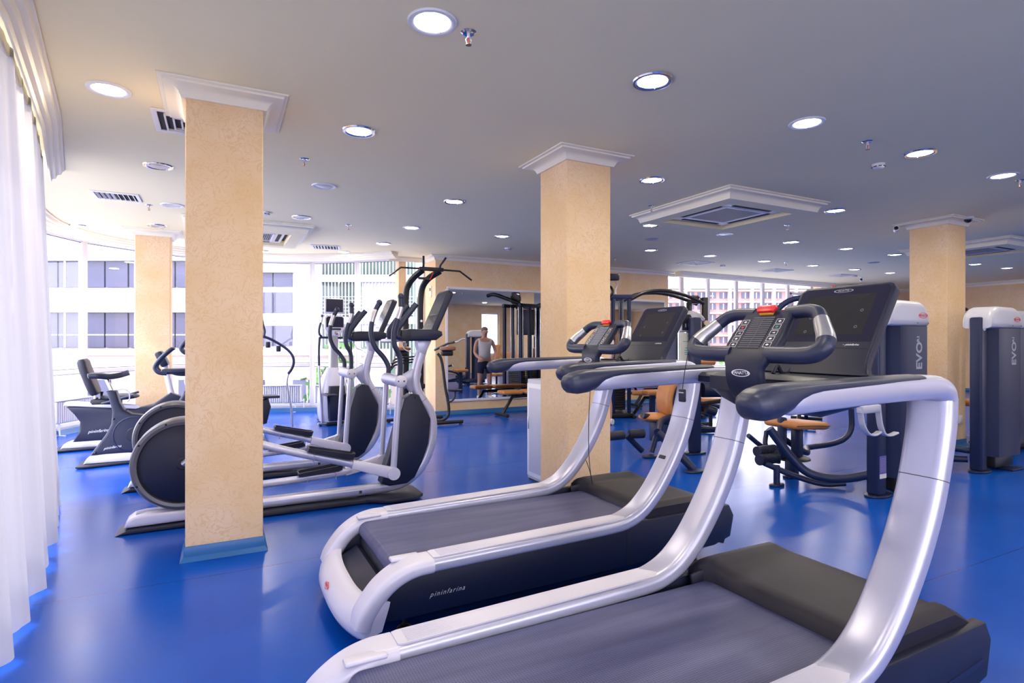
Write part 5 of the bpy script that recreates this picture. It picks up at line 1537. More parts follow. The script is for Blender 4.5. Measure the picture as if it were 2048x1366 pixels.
def tubes(t, lst, m='navy_frame', r=0.03, name='frame_tube', sm=4):
    out = []
    for pts in lst:
        out.append(MB().tube(pts, r, 12, smooth=sm if len(pts) > 2 else 0).build(name, m, t, 60))
    return out

def oval_foot(t, x, y, rx=0.11, ry=0.07, m='navy_frame', name='foot_plate'):
    o = [(x+rx*math.cos(2*math.pi*k/24), y+ry*math.sin(2*math.pi*k/24)) for k in range(24)]
    MB().prism(o, 'z', 0.0, 0.022, None, 0.006).build(name, m, t)

# --- machine with the seat, nearest tower
t = empty('weight_machine', (5.30, 3.07, 0), 0, 'navy weight machine nearest the treadmills with a white capped tower and tan seat', 'weight machine', 'navy selector weight machines')
stack_tower(t, 0.11, 0.0, 0.47)
lb = MB().box((-0.02, -0.0585, 0.275), (0.10, 0.002, 0.20)).build('warning_label', 'purple', t)
MB().box((-0.02, -0.060, 0.195), (0.10, 0.001, 0.04)).build('label_strip', 'card', lb)
for k in range(9): MB().box((-0.02, -0.060, 0.24+0.014*k), (0.08, 0.001, 0.003)).build('label_line', 'greyprint', lb)
tubes(t, [[(-0.02, 0.02, 0.20), (-0.15, 0.25, 0.12), (-0.32, 0.45, 0.15), (-0.42, 0.55, 0.28), (-0.50, 0.62, 0.42), (-0.58, 0.68, 0.56)]], r=0.040)
tubes(t, [[(0.0, 0.30, 0.05), (-0.15, 0.42, 0.035), (-0.35, 0.58, 0.10), (-0.60, 0.72, 0.22)]], r=0.028)
tubes(t, [[(0.60, 1.13, 0.20), (1.10, 1.13, 0.21), (1.32, 1.13, 0.26), (1.42, 1.13, 0.36), (1.42, 1.13, 0.60)], [(-0.10, 1.0, 0.44), (0.25, 0.9, 0.22), (0.60, 1.13, 0.20)]], r=0.032)
s_ = pad(t, 'seat', (0.02, 0.83, 0.545), (0.52, 0.40, 0.075), Matrix.Rotation(R(4), 3, 'Y'), 0.034)
MB().tube([(-0.24, 0.63, 0.562), (0.02, 0.625, 0.552), (0.28, 0.63, 0.53)], 0.0035, 6).build('piping', 'seam', s_)
MB().box((0.03, 0.83, 0.36), (0.09, 0.09, 0.34), None, 0.015).build('seat_post', 'navy_frame', t)
MB().box((-0.20, 0.83, 0.42), (0.075, 0.075, 0.42), None, 0.02).build('front_post', 'navy_frame', t)
MB().lathe([(0.0001, 0.03), (0.14, 0.03), (0.17, 0.015), (0.175, 0.0), (0.0001, 0.0)], (-0.05, 0.83, 0.19), 'z', 30).build('swivel_plate', 'black', t)
MB().box((-0.05, 0.83, 0.10), (0.10, 0.10, 0.19), None, 0.01).build('swivel_post', 'navy_frame', t)
oval_foot(t, -0.05, 0.83)
for (x, y, z) in ((-0.44, 0.83, 0.31), (-0.52, 0.74, 0.25)):
    m_ = MB()
    prof = []
    for k in range(13):
        prof += [(0.052, -0.13+0.02*k), (0.052, -0.13+0.02*k+0.012), (0.046, -0.13+0.02*k+0.014), (0.046, -0.13+0.02*k+0.018)]
    m_.lathe([(0.0001, -0.13)] + prof + [(0.0001, 0.13)], (x, y, z), 'x', 20)
    m_.build('ribbed_foot_roller', 'navy', t, 30)
tubes(t, [[(-0.30, 0.80, 0.18), (-0.32, 0.78, 0.26), (-0.38, 0.76, 0.30)]], r=0.024)
tubes(t, [[(-0.12, 1.08, 0.44), (-0.20, 1.02, 0.30), (0.1, 0.95, 0.20)], [(-0.55, 0.95, 0.45), (-0.30, 0.95, 0.30), (-0.05, 0.83, 0.22)]], r=0.024)
oval_foot(t, -0.50, 0.66, 0.09, 0.05)
tubes(t, [[(-0.50, 0.66, 0.02), (-0.50, 0.66, 0.20)]], r=0.03)
# pale looped lever
lv = MB()
lv.sweep(smooth_path([(-0.55, -0.17, 0.86), (-0.53, -0.17, 0.78), (-0.50, -0.17, 0.69), (-0.43, -0.17, 0.62), (-0.34, -0.17, 0.605), (-0.27, -0.17, 0.625)], 5), rrect(0.05, 0.018, 0.008, 3), (0, 1, 0))
lv.sweep(smooth_path([(-0.29, -0.17, 0.86), (-0.275, -0.17, 0.76), (-0.25, -0.17, 0.67), (-0.20, -0.17, 0.60), (-0.11, -0.17, 0.585), (-0.02, -0.17, 0.60)], 5), rrect(0.05, 0.018, 0.008, 3), (0, 1, 0))
lv.box((-0.42, -0.17, 0.83), (0.27, 0.05, 0.07), None, 0.012)
lv.build('looped_lever', 'whitecap', t, 50)
tubes(t, [[(-0.42, -0.17, 0.86), (-0.38, -0.10, 0.98), (-0.10, 0.0, 1.02)]], r=0.024)
tubes(t, [[(-0.02, 0.0, 1.62), (-0.16, 0.45, 1.82), (-0.28, 0.70, 1.80), (-0.40, 0.80, 1.62), (-0.42, 0.80, 1.35)], ], r=0.028)
tubes(t, [[(-0.42, 0.80, 1.35), (-0.25, 0.95, 1.15), (0.0, 1.05, 0.60), (0.03, 0.95, 0.50)]], r=0.028)
MB().tube([(-0.10, 0.35, 1.80), (-0.09, 0.36, 1.93)], 0.012, 8).build('red_handle_tip', 'red', t)
b_ = pad(t, 'back_pad', (0.20, 1.10, 0.95), (0.30, 0.08, 0.55), Matrix.Rotation(R(-30), 3, 'Z'), 0.034)

# --- second tower in the row
t = empty('weight_machine', (7.23, 3.14, 0), 0, 'navy weight tower with round white badge on its post right of the far pillar', 'weight machine', 'navy selector weight machines')
stack_tower(t, 0.13, 0.0, 0.50)
tubes(t, [[(0.0, 0.05, 0.22), (-0.20, 0.45, 0.25), (-0.35, 0.75, 0.30), (-0.45, 0.95, 0.38)], [(0.0, 0.1, 0.12), (-0.3, 0.5, 0.10), (-0.62, 0.62, 0.14)], [(-0.62, 0.50, 0.20), (-0.10, 0.75, 0.20)]], r=0.035)
MB().box((-0.20, 0.70, 0.16), (0.60, 0.20, 0.10), Matrix.Rotation(R(-20), 3, 'Z'), 0.03).build('foot_platform', 'navy_frame', t)
oval_foot(t, -0.45, 0.62); 
for z_ in (0.30, 0.24):
    MB().cyl((-0.62, 0.50, z_), (-0.36, 0.66, z_), 0.05).build('foot_roller', 'rubber', t)
s_ = pad(t, 'seat', (0.30, 1.0, 0.55), (0.42, 0.40, 0.08)); MB().box((0.30, 1.0, 0.27), (0.09, 0.09, 0.52), None, 0.01).build('seat_post', 'navy_frame', t)
pad(t, 'back_pad', (0.52, 1.1, 1.0), (0.08, 0.34, 0.60), Matrix.Rotation(R(10), 3, 'Y'))
oval_foot(t, 0.30, 1.0)

# --- third tower cut by the frame
t = empty('weight_machine', (8.90, 3.58, 0), 0, 'navy weight tower cut off by the right edge of the photo', 'weight machine', 'navy selector weight machines')
stack_tower(t, 0.08, 0.0, 0.60, zc=1.56, zt=1.79, wordcol='print')
s_ = pad(t, 'seat', (0.45, 0.52, 0.55), (0.42, 0.36, 0.08)); MB().box((0.45, 0.52, 0.27), (0.09, 0.09, 0.52), None, 0.01).build('seat_post', 'navy_frame', t)
oval_foot(t, 0.45, 0.52, 0.10, 0.06)

# --- machine seen between far pillar and second tower
t = empty('cable_machine', (9.55, 4.85, 0), 0, 'dark cable machine seen between the far pillar and the second weight tower', 'weight machine')
stack_tower(t, 0.0, 0.0, 0.36, 0.30, 1.42, 1.66, post=False, word=False)
for x in (-0.42, -0.30, 0.05):
    MB().box((x, -0.25, 1.0), (0.06, 0.08, 1.96), None, 0.01).build('upright', 'black', t)
tubes(t, [[(-0.42, -0.25, 1.93), (0.1, -0.25, 1.98), (0.8, -0.2, 1.90)], [(-0.42, -0.3, 0.75), (-0.30, -0.32, 0.65), (-0.28, -0.3, 0.45)], [(-0.40, -0.3, 0.52), (-0.28, -0.3, 0.42)]], 'black', 0.025)
pad(t, 'back_pad', (-0.36, -0.33, 1.35), (0.30, 0.07, 0.34))
MB().cyl((-0.36, -0.28, 1.96), (-0.36, -0.22, 1.96), 0.07).build('pulley', 'black', t)
MB().cyl((-0.36, -0.30, 1.75), (-0.36, -0.30, 1.84), 0.05).build('chrome_swivel', 'chrome', t)
MB().box((-0.15, -0.2, 0.03), (0.8, 0.4, 0.05), None, 0.01).build('base_frame', 'black', t)

# --- leg machine between the two treadmill consoles
t = empty('leg_machine', (5.25, 5.25, 0), 0, 'leg machine with a tan seat and backrest behind the treadmill uprights', 'weight machine')
MB().box((0.02, 0.02, 0.86), (0.125, 0.115, 1.68), None, 0.02, 3).build('upright_post', 'navy_frame', t)
oval_foot(t, 0.02, 0.02, 0.17, 0.09)
cp = [(-0.13, 1.52), (0.12, 1.52), (0.14, 1.60), (0.19, 1.66), (0.30, 1.66), (0.29, 1.70), (0.22, 1.76), (0.10, 1.79), (-0.06, 1.79), (-0.13, 1.74)]
c_ = MB().prism(cp, 'y', 0.10, 0.52, None, 0.03, 3).build('shroud_cap', 'whitecap', t, 50)
MB().prism([(-0.11, 1.54), (0.08, 1.54), (0.08, 1.66), (0.02, 1.74), (-0.11, 1.74)], 'y', 0.094, 0.10).build('cap_face', 'hood', c_)
for k in range(3): MB().box((-0.06+0.05*k, 0.092, 1.60+0.01*(k % 2)), (0.018, 0.002, 0.045)).build('exercise_icon', 'greyprint', c_)
cd = MB().box((-0.02, 0.10, 1.30), (0.25, 0.01, 0.42)).build('instruction_card', 'card', t)
for k, (w_, z_) in enumerate(((0.16, 1.40), (0.10, 1.32), (0.12, 1.29), (0.12, 1.265), (0.11, 1.24), (0.02, 1.47))):
    MB().box((-0.02, 0.094, z_), (w_, 0.001, 0.008)).build('card_print', 'teal', cd)
MB().box((0.0, 0.32, 0.82), (0.32, 0.34, 1.36), None, 0.03).build('weight_stack_cover', 'navy_frame', t)
for x in (-0.14, 0.14): MB().cyl((x, 0.13, 0.1), (x, 0.13, 1.54), 0.012).build('guide_rod', 'chrome', t)
bp = smooth_path([(-0.23, 0.20, 0.46), (-0.30, 0.20, 0.56), (-0.31, 0.20, 0.70), (-0.26, 0.20, 0.84), (-0.14, 0.20, 0.96)], 5)
bk = MB().sweep(bp, rrect(0.34, 0.09, 0.04, 4), (0.3, 1, 0), [min(1, 0.55+min(k, len(bp)-1-k)*0.2) for k in range(len(bp))]).build('backrest', 'leather', t, 70)
MB().sweep([p + Vector((0.055, 0, 0)) for p in bp], rrect(0.32, 0.03, 0.012, 3), (0.3, 1, 0)).build('backrest_shell', 'navy', bk, 60)
MB().ball((-0.43, 0.25, 0.455), 0.20, 24, (1.0, 0.95, 0.30)).build('seat', 'leather', t)
MB().box((-0.40, 0.25, 0.28), (0.12, 0.12, 0.24), None, 0.01).build('seat_post', 'navy_frame', t)
tubes(t, [[(-0.60, 0.22, 0.48), (-0.25, 0.22, 0.38), (0.0, 0.15, 0.345), (0.25, 0.05, 0.29), (0.55, -0.05, 0.30), (0.80, -0.02, 0.36), (0.72, 0.12, 0.50), (0.30, 0.25, 0.60)]], r=0.030)
MB().cyl((-0.66, 0.20, 0.50), (-0.50, 0.22, 0.46), 0.036).build('hand_grip', 'rubber', t)
tubes(t, [[(-0.65, 0.22, 0.06), (-0.86, 0.25, 0.26)], [(-0.50, 0.22, 0.03), (-0.40, 0.22, 0.30)]], r=0.035)
MB().cyl((-1.10, 0.30, 0.26), (-0.90, 0.26, 0.27), 0.055).build('foam_roller', 'rubber', t)
MB().cyl((-0.84, 0.22, 0.28), (-0.66, 0.18, 0.28), 0.055).build('foam_roller', 'rubber', t)
tubes(t, [[(-0.72, -0.70, 0.03), (-0.95, -0.40, 0.40)]], r=0.045)
tubes(t, [[(-0.95, -0.40, 0.40), (-0.50, 0.0, 0.46), (0.0, 0.10, 0.50)]], r=0.040)
oval_foot(t, -0.72, -0.72, 0.13, 0.08); oval_foot(t, -0.62, 0.10, 0.11, 0.07)
MB().cyl((0.12, 0.0, 0.80), (0.42, -0.12, 0.80), 0.10).build('cam_housing', 'navy', t)
MB().cyl((0.42, -0.12, 0.80), (0.45, -0.13, 0.80), 0.11).build('cam_disc', 'black', t)
MB().tube([(0.10, 0.0, 0.62), (0.40, -0.1, 0.66), (0.66, -0.18, 0.72)], 0.026, 10, smooth=3).build('lever_arm', 'black', t)
MB().cyl((0.66, -0.20, 0.70), (0.70, -0.25, 0.70), 0.035).build('lever_end_cap', 'white', t)
MB().cyl((0.15, -0.05, 0.56), (0.25, -0.10, 0.52), 0.055).build('adjuster_pad', 'navy', t)
pad(t, 'second_seat', (0.50, 0.9, 0.62), (0.34, 0.34, 0.08))
MB().box((0.50, 0.9, 0.30), (0.08, 0.08, 0.58)).build('seat_post', 'navy_frame', t)

# --- four-stack gym behind the middle pillar and the arch to the far tower
t = empty('cable_crossover', (6.35, 8.7, 0), R(-20), 'black cable station behind the middle pillar joined by an arched beam to a slim tower', 'cable machine')
for x in (-0.45, -0.15, 0.15, 0.45):
    for y in (-0.25, 0.25):
        MB().box((x, y, 1.14), (0.055, 0.075, 2.22), None, 0.01).build('upright', 'navy_frame', t)
for x in (-0.38, -0.23, 0.22, 0.38):
    for y in (-0.12, 0.12):
        MB().cyl((x, y, 0.2), (x, y, 2.18), 0.011, n=10).build('guide_rod', 'chrome', t)
for x in (-0.30, 0.30):
    w_ = MB()
    for k in range(14): w_.box((x, 0, 0.16+0.045*k), (0.22, 0.34, 0.040), None, 0.004, 1)
    w_.build('weight_stack', 'black', t, 0)
MB().box((0, 0, 1.85), (0.16, 0.44, 0.60), None, 0.02).build('centre_shroud', 'navy', t)
for y in (-0.25, 0.25): MB().box((0, y, 2.22), (1.0, 0.08, 0.08), None, 0.01).build('top_beam', 'navy_frame', t)
MB().box((0, 0, 0.05), (1.05, 0.62, 0.08), None, 0.01).build('base_frame', 'black', t)
MB().tube([(0.0, -0.1, 2.26), (-0.2, -0.45, 2.42), (-0.30, -0.75, 2.52), (-0.30, -0.95, 2.50)], 0.045, 10, smooth=4).build('lat_arm', 'black', t)
MB().box((0.10, -0.40, 2.56), (0.22, 0.10, 0.12), None, 0.02).build('pulley_box', 'navy', t)
MB().cyl((-0.05, -0.30, 2.40), (0.02, -0.30, 2.40), 0.14, n=24).build('pulley', 'black', t)
MB().tube([(0.14, -0.40, 2.50), (0.17, -0.42, 2.42), (0.14, -0.42, 2.34), (0.15, -0.42, 2.26)], 0.008, 6).build('hanging_chain', 'steel', t)
MB().tube([(0.0, -0.2, 2.45), (0.08, -0.35, 2.38), (0.10, -0.38, 2.28), (0.02, -0.30, 2.18)], 0.022, 8, smooth=4).build('curved_hose', 'black', t)
for s_ in (-1, 1):
    MB().tube([(0.45, s_*0.25, 2.16), (0.75, s_*0.25, 2.30), (1.15, s_*0.22, 2.34), (1.55, s_*0.18, 2.27), (1.95, s_*0.14, 2.12)], 0.034, 12, smooth=4).build('arch_beam', 'black', t)
MB().box((2.02, 0, 1.12), (0.10, 0.14, 2.24), None, 0.01).build('far_upright', 'black', t)
MB().box((1.72, 0.0, 1.08), (0.07, 0.12, 2.14), None, 0.01).build('far_upright', 'black', t)
MB().box((1.87, 0, 2.16), (0.34, 0.10, 0.08), None, 0.02).build('pulley_box', 'black', t)
MB().ball((1.84, 0, 2.24), 0.07, 14, (1.4, 0.8, 0.7)).build('pulley', 'black', t)
w_ = MB()
for k in range(12): w_.box((1.87, 0, 0.18+0.045*k), (0.20, 0.14, 0.040), None, 0.004, 1)
w_.build('weight_stack', 'black', t, 0)
MB().cyl((1.94, -0.05, 0.2), (1.94, -0.05, 2.1), 0.010, n=10).build('guide_rod', 'chrome', t)
MB().box((1.87, 0, 0.04), (0.55, 0.50, 0.06), None, 0.01).build('base_frame', 'black', t)
for k in range(2):
    MB().lathe([(0.0001, -0.02), (0.05, -0.02), (0.05, 0.02), (0.0001, 0.02)], (2.02, -0.09, 1.75-0.5*k), 'y', 14).build('carriage', 'chrome', t)
b_ = pad(t, 'back_pad', (0.75, -0.45, 0.95), (0.30, 0.08, 0.60), Matrix.Rotation(R(-14), 3, 'X'))
pad(t, 'seat', (0.75, -0.70, 0.50), (0.34, 0.36, 0.08))
MB().box((0.75, -0.62, 0.24), (0.08, 0.08, 0.46)).build('seat_post', 'navy_frame', t)

# --- benches
def bench(loc, rz, label, incl=0.0, m='leather'):
    t = empty('weight_bench', loc, rz, label, 'bench', 'tan padded weight benches')
    pad(t, 'seat_pad', (-0.45, 0, 0.45), (0.42, 0.30, 0.075), None, 0.034, m)
    q = Matrix.Rotation(R(-incl), 3, 'Y')
    L = 0.78
    c = Vector((-0.20, 0, 0.45)) + q @ Vector((L/2, 0, 0))
    pad(t, 'back_pad', c, (L, 0.30, 0.075), q, 0.034, m)
    MB().tube([(-0.62, 0, 0.03), (-0.40, 0, 0.36), (0.30, 0, 0.38), (0.62, 0, 0.03)], 0.032, 10).build('frame', 'black', t)
    for x in (-0.62, 0.62):
        MB().tube([(x, -0.25, 0.035), (x, 0.25, 0.035)], 0.030, 10).build('foot', 'black', t)
    if incl: MB().tube([(0.10, 0, 0.36), tuple(c - Vector((0, 0, 0.03)))], 0.022, 8).build('strut', 'black', t)
    return t
bench((7.35, 8.05, 0), R(-30), 'tan weight bench on black legs in front of the right wall mirror', 0)
bench((8.55, 9.55, 0), R(-10), 'brown flat bench with black legs at the foot of the right mirror', 12)
bench((5.3, 9.52, 0), R(0), 'tan flat bench close to the mirror wall hidden behind the middle pillar', 0)
bench((8.75, 6.3, 0), R(30), 'bench with an angled strut behind the looped lever of the near weight machine', 25, 'brownleather')
# preacher bench seen in the mirror
t = empty('preacher_bench', (6.9, 6.9, 0), R(70), 'tan preacher curl bench seen in the left wall mirror', 'bench')
pad(t, 'arm_pad', (0.0, 0, 0.95), (0.10, 0.62, 0.36), Matrix.Rotation(R(-35), 3, 'Y'))
pad(t, 'seat', (-0.55, 0, 0.50), (0.36, 0.36, 0.08))
MB().tube([(0.05, 0, 0.9), (0.12, 0, 0.1), (-0.55, 0, 0.06), (-0.55, 0, 0.46)], 0.03, 10).build('frame', 'black', t)
for x in (0.12, -0.60):
    MB().tube([(x, -0.3, 0.035), (x, 0.3, 0.035)], 0.03, 10).build('foot', 'black', t)

# things in the far part of the room and what the mirrors pick up
t = empty('wall_clock', (8.2, -3.07, 2.55), 0, 'round wall clock with a dark rim seen in the wall mirror', 'clock')
MB().lathe([(0.0001, 0.0), (0.20, 0.0), (0.20, 0.02), (0.0001, 0.02)], (0, 0, 0), 'y', 36).build('dial', 'white', t)
MB().lathe([(0.20, 0.0), (0.23, 0.0), (0.23, 0.04), (0.20, 0.04), (0.20, 0.0)], (0, 0, 0), 'y', 36).build('rim', 'black', t)
MB().box((0, 0.024, 0.06), (0.012, 0.004, 0.13)).build('hand', 'black', t)
MB().box((0.05, 0.024, 0), (0.10, 0.004, 0.010)).build('hand', 'black', t)
for n_, (x, w_) in enumerate(((8.2, 0.95), (12.6, 0.95)), 1):
    d_ = struct('door_%d' % n_, MB().box((x, -3.07, 1.05), (w_, 0.05, 2.1), None, 0.004), 'wood', 0)
    MB().box((x, -3.035, 1.05), (w_-0.3, 0.02, 1.7), None, 0.006).build('door_panel', 'wood', d_)
    MB().cyl((x+w_/2-0.08, -3.04, 1.0), (x+w_/2-0.08, -2.98, 1.0), 0.015).build('door_handle', 'steel', d_)


# ============================================================ PERSON (behind the middle pillar, seen in the mirror)
def skinned(name, verts, edges, radii, material, parent, root=0, levels=2):
    me = bpy.data.meshes.new(name)
    me.from_pydata([tuple(v) for v in verts], edges, [])
    bm = bmesh.new(); bm.from_mesh(me)
    lay = bm.verts.layers.skin.verify()
    bm.verts.ensure_lookup_table()
    for i, v in enumerate(bm.verts):
        r = radii[i]; v[lay].radius = r if isinstance(r, tuple) else (r, r)
        v[lay].use_root = (i == root)
    bm.to_mesh(me); bm.free()
    tmp = bpy.data.objects.new(name, me); COL.objects.link(tmp)
    sk = tmp.modifiers.new('skin', 'SKIN'); sk.use_smooth_shade = True
    sb = tmp.modifiers.new('sub', 'SUBSURF'); sb.levels = levels; sb.render_levels = levels
    dg = bpy.context.evaluated_depsgraph_get()
    out = bpy.data.meshes.new_from_object(tmp.evaluated_get(dg))
    bpy.data.objects.remove(tmp)
    out.materials.clear(); out.materials.append(M[material])
    for p in out.polygons: p.use_smooth = True
    o = bpy.data.objects.new(name, out); COL.objects.link(o)
    if parent is not None: o.parent = parent
    return o

pr = empty('person', (5.72, 7.78, 0), R(10), 'person in a white sleeveless shirt and dark shorts standing behind the middle pillar', 'person')
# skeleton: faces +y (towards the mirror); arms lifted slightly forward
vv = [(0, 0, 0.96), (0, 0.0, 1.12), (0, 0.0, 1.30), (0, -0.01, 1.43), (0, 0.0, 1.50), (0, 0.015, 1.585), (0, 0.02, 1.66), (0, 0.015, 1.715)]
rr = [(0.155, 0.11), (0.135, 0.10), (0.165, 0.115), (0.12, 0.085), (0.055, 0.055), (0.072, 0.085), (0.078, 0.095), (0.055, 0.070)]
ee = [(i, i+1) for i in range(7)]
for s_ in (-1, 1):
    n0 = len(vv)
    vv += [(s_*0.185, -0.005, 1.41), (s_*0.235, 0.02, 1.27), (s_*0.26, 0.06, 1.13), (s_*0.23, 0.20, 1.04), (s_*0.19, 0.31, 1.00)]
    rr += [0.058, 0.046, 0.040, 0.034, 0.026]
    ee += [(3, n0)] + [(n0+k, n0+k+1) for k in range(4)]
    n1 = len(vv)
    vv += [(s_*0.095, 0.0, 0.86), (s_*0.115, 0.01, 0.68), (s_*0.125, 0.015, 0.48), (s_*0.13, -0.01, 0.30), (s_*0.135, -0.02, 0.09), (s_*0.14, 0.07, 0.045), (s_*0.145, 0.13, 0.035)]
    rr += [0.095, 0.078, 0.055, 0.056, 0.036, 0.036, 0.030]
    ee += [(0, n1)] + [(n1+k, n1+k+1) for k in range(6)]
    # palm and fingers
    hx, hy, hz = s_*0.185, 0.335, 0.99
    n2 = len(vv)
    vv.append((hx, hy+0.02, hz)); rr.append((0.030, 0.016)); ee.append((n0+4, n2))
    for q, (dx, ln) in enumerate(((-0.026, 0.060), (-0.009, 0.070), (0.009, 0.066), (0.026, 0.052))):
        m_ = len(vv)
        vv += [(hx+dx, hy+0.055, hz+0.004), (hx+dx*1.1, hy+0.055+ln*0.5, hz-0.008), (hx+dx*1.1, hy+0.055+ln*0.85, hz-0.030)]
        rr += [0.010, 0.009, 0.008]; ee += [(n2, m_), (m_, m_+1), (m_+1, m_+2)]
    m_ = len(vv)
    vv += [(hx-s_*0.042, hy+0.012, hz), (hx-s_*0.055, hy+0.045, hz-0.012)]; rr += [0.011, 0.009]; ee += [(n2, m_), (m_, m_+1)]
bodyo = skinned('body', vv, ee, rr, 'skin', pr)
# face details grow out of the head
fc = MB()
fc.ball((0, 0.112, 1.632), 0.014, 10, (0.8, 1.3, 1.6))
for s_ in (-1, 1): fc.ball((s_*0.080, 0.02, 1.635), 0.020, 10, (0.4, 0.8, 1.4))
fc.build('nose_and_ears', 'skin', bodyo)
for s_ in (-1, 1): MB().ball((s_*0.030, 0.100, 1.655), 0.010, 10, (1.2, 0.6, 0.7)).build('eye', 'white', bodyo)
MB().ball((0, 0.100, 1.590), 0.018, 10, (1.3, 0.5, 0.35)).build('mouth', 'red' if False else 'brownleather', bodyo)
MB().ball((0, -0.002, 1.690), 0.088, 20, (0.95, 1.12, 0.80)).build('hair', 'hair', pr)
skinned('shirt', [(0, 0, 0.93), (0, 0.0, 1.12), (0, 0.0, 1.30), (0, -0.01, 1.42), (0.165, -0.005, 1.415), (-0.165, -0.005, 1.415)], [(0, 1), (1, 2), (2, 3), (3, 4), (3, 5)],
        [(0.175, 0.13), (0.155, 0.12), (0.180, 0.132), (0.130, 0.098), 0.068, 0.068], 'shirt', pr)
skinned('shorts', [(0, 0, 0.97), (0, 0, 0.90), (0.10, 0.0, 0.80), (0.115, 0.01, 0.60), (-0.10, 0.0, 0.80), (-0.115, 0.01, 0.60)], [(0, 1), (1, 2), (2, 3), (1, 4), (4, 5)],
        [(0.170, 0.125), (0.165, 0.125), 0.108, 0.092, 0.108, 0.092], 'shorts', pr)
for s_ in (-1, 1):
    sh = MB(); sh.sweep([(s_*0.14, -0.085, 0.05), (s_*0.14, -0.04, 0.052), (s_*0.142, 0.06, 0.045), (s_*0.146, 0.15, 0.036), (s_*0.147, 0.185, 0.030)], rrect(0.10, 0.10, 0.04, 4), (1, 0, 0), [(0.7, 0.9), (0.9, 1.0), (1.0, 0.88), (0.95, 0.68), (0.5, 0.45)])
    sh.build('shoe', 'white', pr, 60)

# ============================================================ OUTSIDE
CR, CF = Vector((0.8894, -0.4571, 0)), Vector((0.4571, 0.8894, 0))
RZ = R(-27.2)
g_ = MB().box((20, 80, -4.6), (400, 300, 0.2)); tag(g_.build('outdoor_ground', 'asphalt', None, 0), kind='structure')
def at(x, D): return CR*x + CF*D

def block(name, label, x0, x1, D, depth, z0, z1, wallm, turn=0.0):
    p = at((x0+x1)/2, D)
    t = empty(name, (p.x, p.y, 0), RZ + turn, label, 'building')
    MB().box((0, depth/2, (z0+z1)/2), (x1-x0, depth, z1-z0)).build('wall', wallm, t, 0)
    return t
# office with white bands and strip windows
t = block('office_building', 'pale office building with white bands and strip windows outside the left glazing', -23.0, -10.2, 24, 10, -4.5, 14.0, 'fac_white')
w = 12.8
MB().box((0, -0.05, -1.70), (w, 0.12, 5.6)).build('base_cladding', 'fac_beige', t, 0)
for (za, zb) in ((3.68, 4.77), (1.15, 2.60), (6.3, 7.4)):
    n = 13
    for k in range(n):
        u = -w/2 + (k+0.5)*w/n
        wi = MB().box((u, -0.06, (za+zb)/2), (w/n-0.07, 0.10, zb-za)).build('window', 'fac_glass', t, 0)
        if za == 1.15: MB().box((u, -0.12, 1.68), (w/n-0.07, 0.02, 0.05)).build('glazing_bar', 'frame', wi, 0)
        if k % 3 == 1: MB().box((u-0.2, -0.12, (za+zb)/2), (0.08, 0.02, zb-za)).build('glazing_bar', 'frame', wi, 0)
for za in (2.62, 4.78): MB().box((0, -0.18, za+0.5), (w, 0.22, 1.0)).build('white_band', 'fac_white', t, 0)
t = block('glass_office_wing', 'grey glazed office wing outside, right of the near pillar', -10.2, -8.6, 22.5, 8, -4.5, 13.0, 'fac_white')
for k in range(7):
    za = -0.9 + k*1.02 + (0.3 if k > 2 else 0)
    for q in (-0.38, 0.38):
        MB().box((q, -0.05, za+0.48), (0.70, 0.10, 0.80)).build('window', 'fac_glass', t, 0)
for za in (2.35, 4.25, -0.35): MB().box((0, -0.15, za), (1.7, 0.22, 0.28)).build('white_band', 'fac_white', t, 0)
# green louvred building
t = block('green_louvred_building', 'building with green glass louvres and white balcony bands outside the left glazing', -9.9, -4.4, 26, 10, -4.5, 14.0, 'fac_white')
MB().box((0, -0.04, 3.4), (5.5, 0.10, 7.6)).build('glass_front', 'fac_green', t, 0)
MB().box((0, -0.08, -1.2), (5.5, 0.14, 2.2)).build('base_cladding', 'fac_beige', t, 0)
for k in range(36):
    MB().box((-2.7 + k*0.154, -0.22, 3.7), (0.035, 0.10, 6.6)).build('louvre', 'fac_white', t, 0)
for za in (2.35, 4.25, 5.9):
    MB().box((0, -0.30, za), (5.5, 0.10, 0.32)).build('white_band', 'fac_white', t, 0)
for k in range(6):
    MB().box((0, -0.32, 2.62+0.16*k), (5.5, 0.02, 0.022)).build('balcony_rail', 'fac_white', t, 0)
MB().box((1.2, -0.10, 2.9), (1.6, 0.14, 2.6)).build('pale_window', 'fac_white', t, 0)
# low beige buildings in front, white gates
t = block('beige_low_building', 'low beige stone building across the street outside the left glazing', -22.0, -5.0, 21.5, 1.8, -4.5, 1.10, 'fac_beige')
MB().box((0, -0.06, 0.98), (17.0, 0.14, 0.20)).build('coping', 'fac_white', t, 0)
for u in (-7.0, -4.6, -2.2, 1.5, 3.6, 5.8, 7.6):
    wi = MB().box((u, -0.04, -0.8), (1.1, 0.10, 1.5)).build('window', 'fac_glass', t, 0)
    MB().box((u, -0.10, -0.8), (0.06, 0.03, 1.5)).build('glazing_bar', 'fac_white', wi, 0)
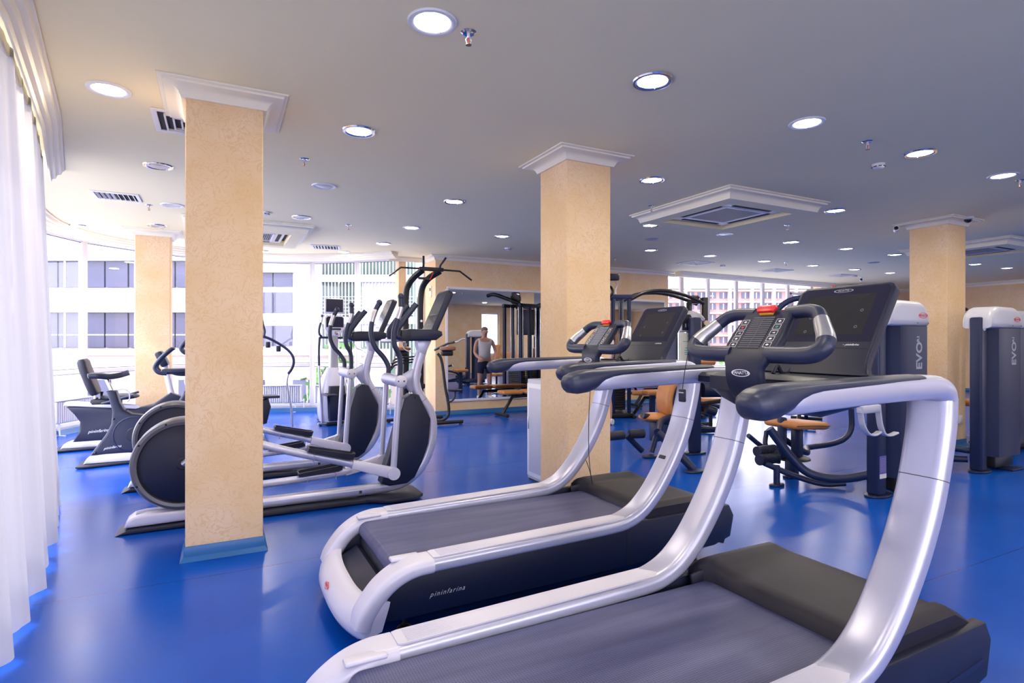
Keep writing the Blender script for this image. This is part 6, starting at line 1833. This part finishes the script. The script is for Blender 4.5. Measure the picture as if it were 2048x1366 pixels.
# apartment block to the right
t = block('apartment_building', 'pink brick apartment building with white balconies outside the right windows', 34.0, 86.0, 150, 14, -4.5, 15.4, 'fac_pink')
nb = 18; w = 52.0
for fl_ in range(6):
    z = 13.0 - fl_*2.95
    MB().box((0, -0.5, z+1.75), (w, 1.2, 0.35)).build('floor_band', 'fac_white', t, 0)
    for k in range(nb):
        u = -w/2 + (k+0.5)*w/nb
        wi = MB().box((u, -0.05, z+0.55), (1.9, 0.2, 1.5)).build('window', 'fac_glass', t, 0)
        MB().box((u, -0.18, z+0.55), (0.25, 0.08, 1.5)).build('glazing_bar', 'fac_white', wi, 0)
for k in range(0, nb+1, 2):
    MB().box((-w/2 + k*w/nb, -0.6, 6.0), (0.5, 1.5, 19.0)).build('white_fin', 'fac_white', t, 0)
MB().box((0, 3, 16.4), (w, 8, 2.4)).build('roof_storey', 'fac_white', t, 0)
for u in (-14, 2, 12): MB().box((u, 2, 18.5), (1.8, 1.8, 2.6)).build('chimney', 'fac_beige', t, 0)

def tree(x, D, h, label, seed):
    rnd = random.Random(seed)
    p = at(x, D)
    t = empty('leafy_tree', (p.x, p.y, -4.5), 0, label, 'tree')
    MB().tube([(0, 0, 0), (0.1, 0.05, h*0.3), (0, 0.1, h*0.6)], [0.22, 0.17, 0.10], 8).build('trunk', 'bark', t)
    b = MB()
    for k in range(900):
        a = rnd.random()*2*math.pi; el = math.acos(rnd.uniform(-1, 1)); r = h*0.30*rnd.random()**0.4
        c = Vector((r*math.sin(el)*math.cos(a), r*math.sin(el)*math.sin(a), h*0.68 + r*math.cos(el)*1.1))
        q = Vector((rnd.uniform(-1, 1), rnd.uniform(-1, 1), rnd.uniform(-1, 1))).normalized()
        u = q.orthogonal().normalized()*0.22; v = q.cross(u).normalized()*0.14
        b.add([c-u, c-v, c+u, c+v], [(0, 1, 2, 3)])
    b.build('foliage', 'leaf', t, 0)
tree(13.5, 32, 6.2, 'small leafy tree outside below the right windows', 3)
tree(17.5, 36, 6.6, 'leafy tree outside behind the near treadmill grip', 4)
tree(-6.6, 22.5, 5.8, 'leafy tree outside behind the cross trainer', 5)
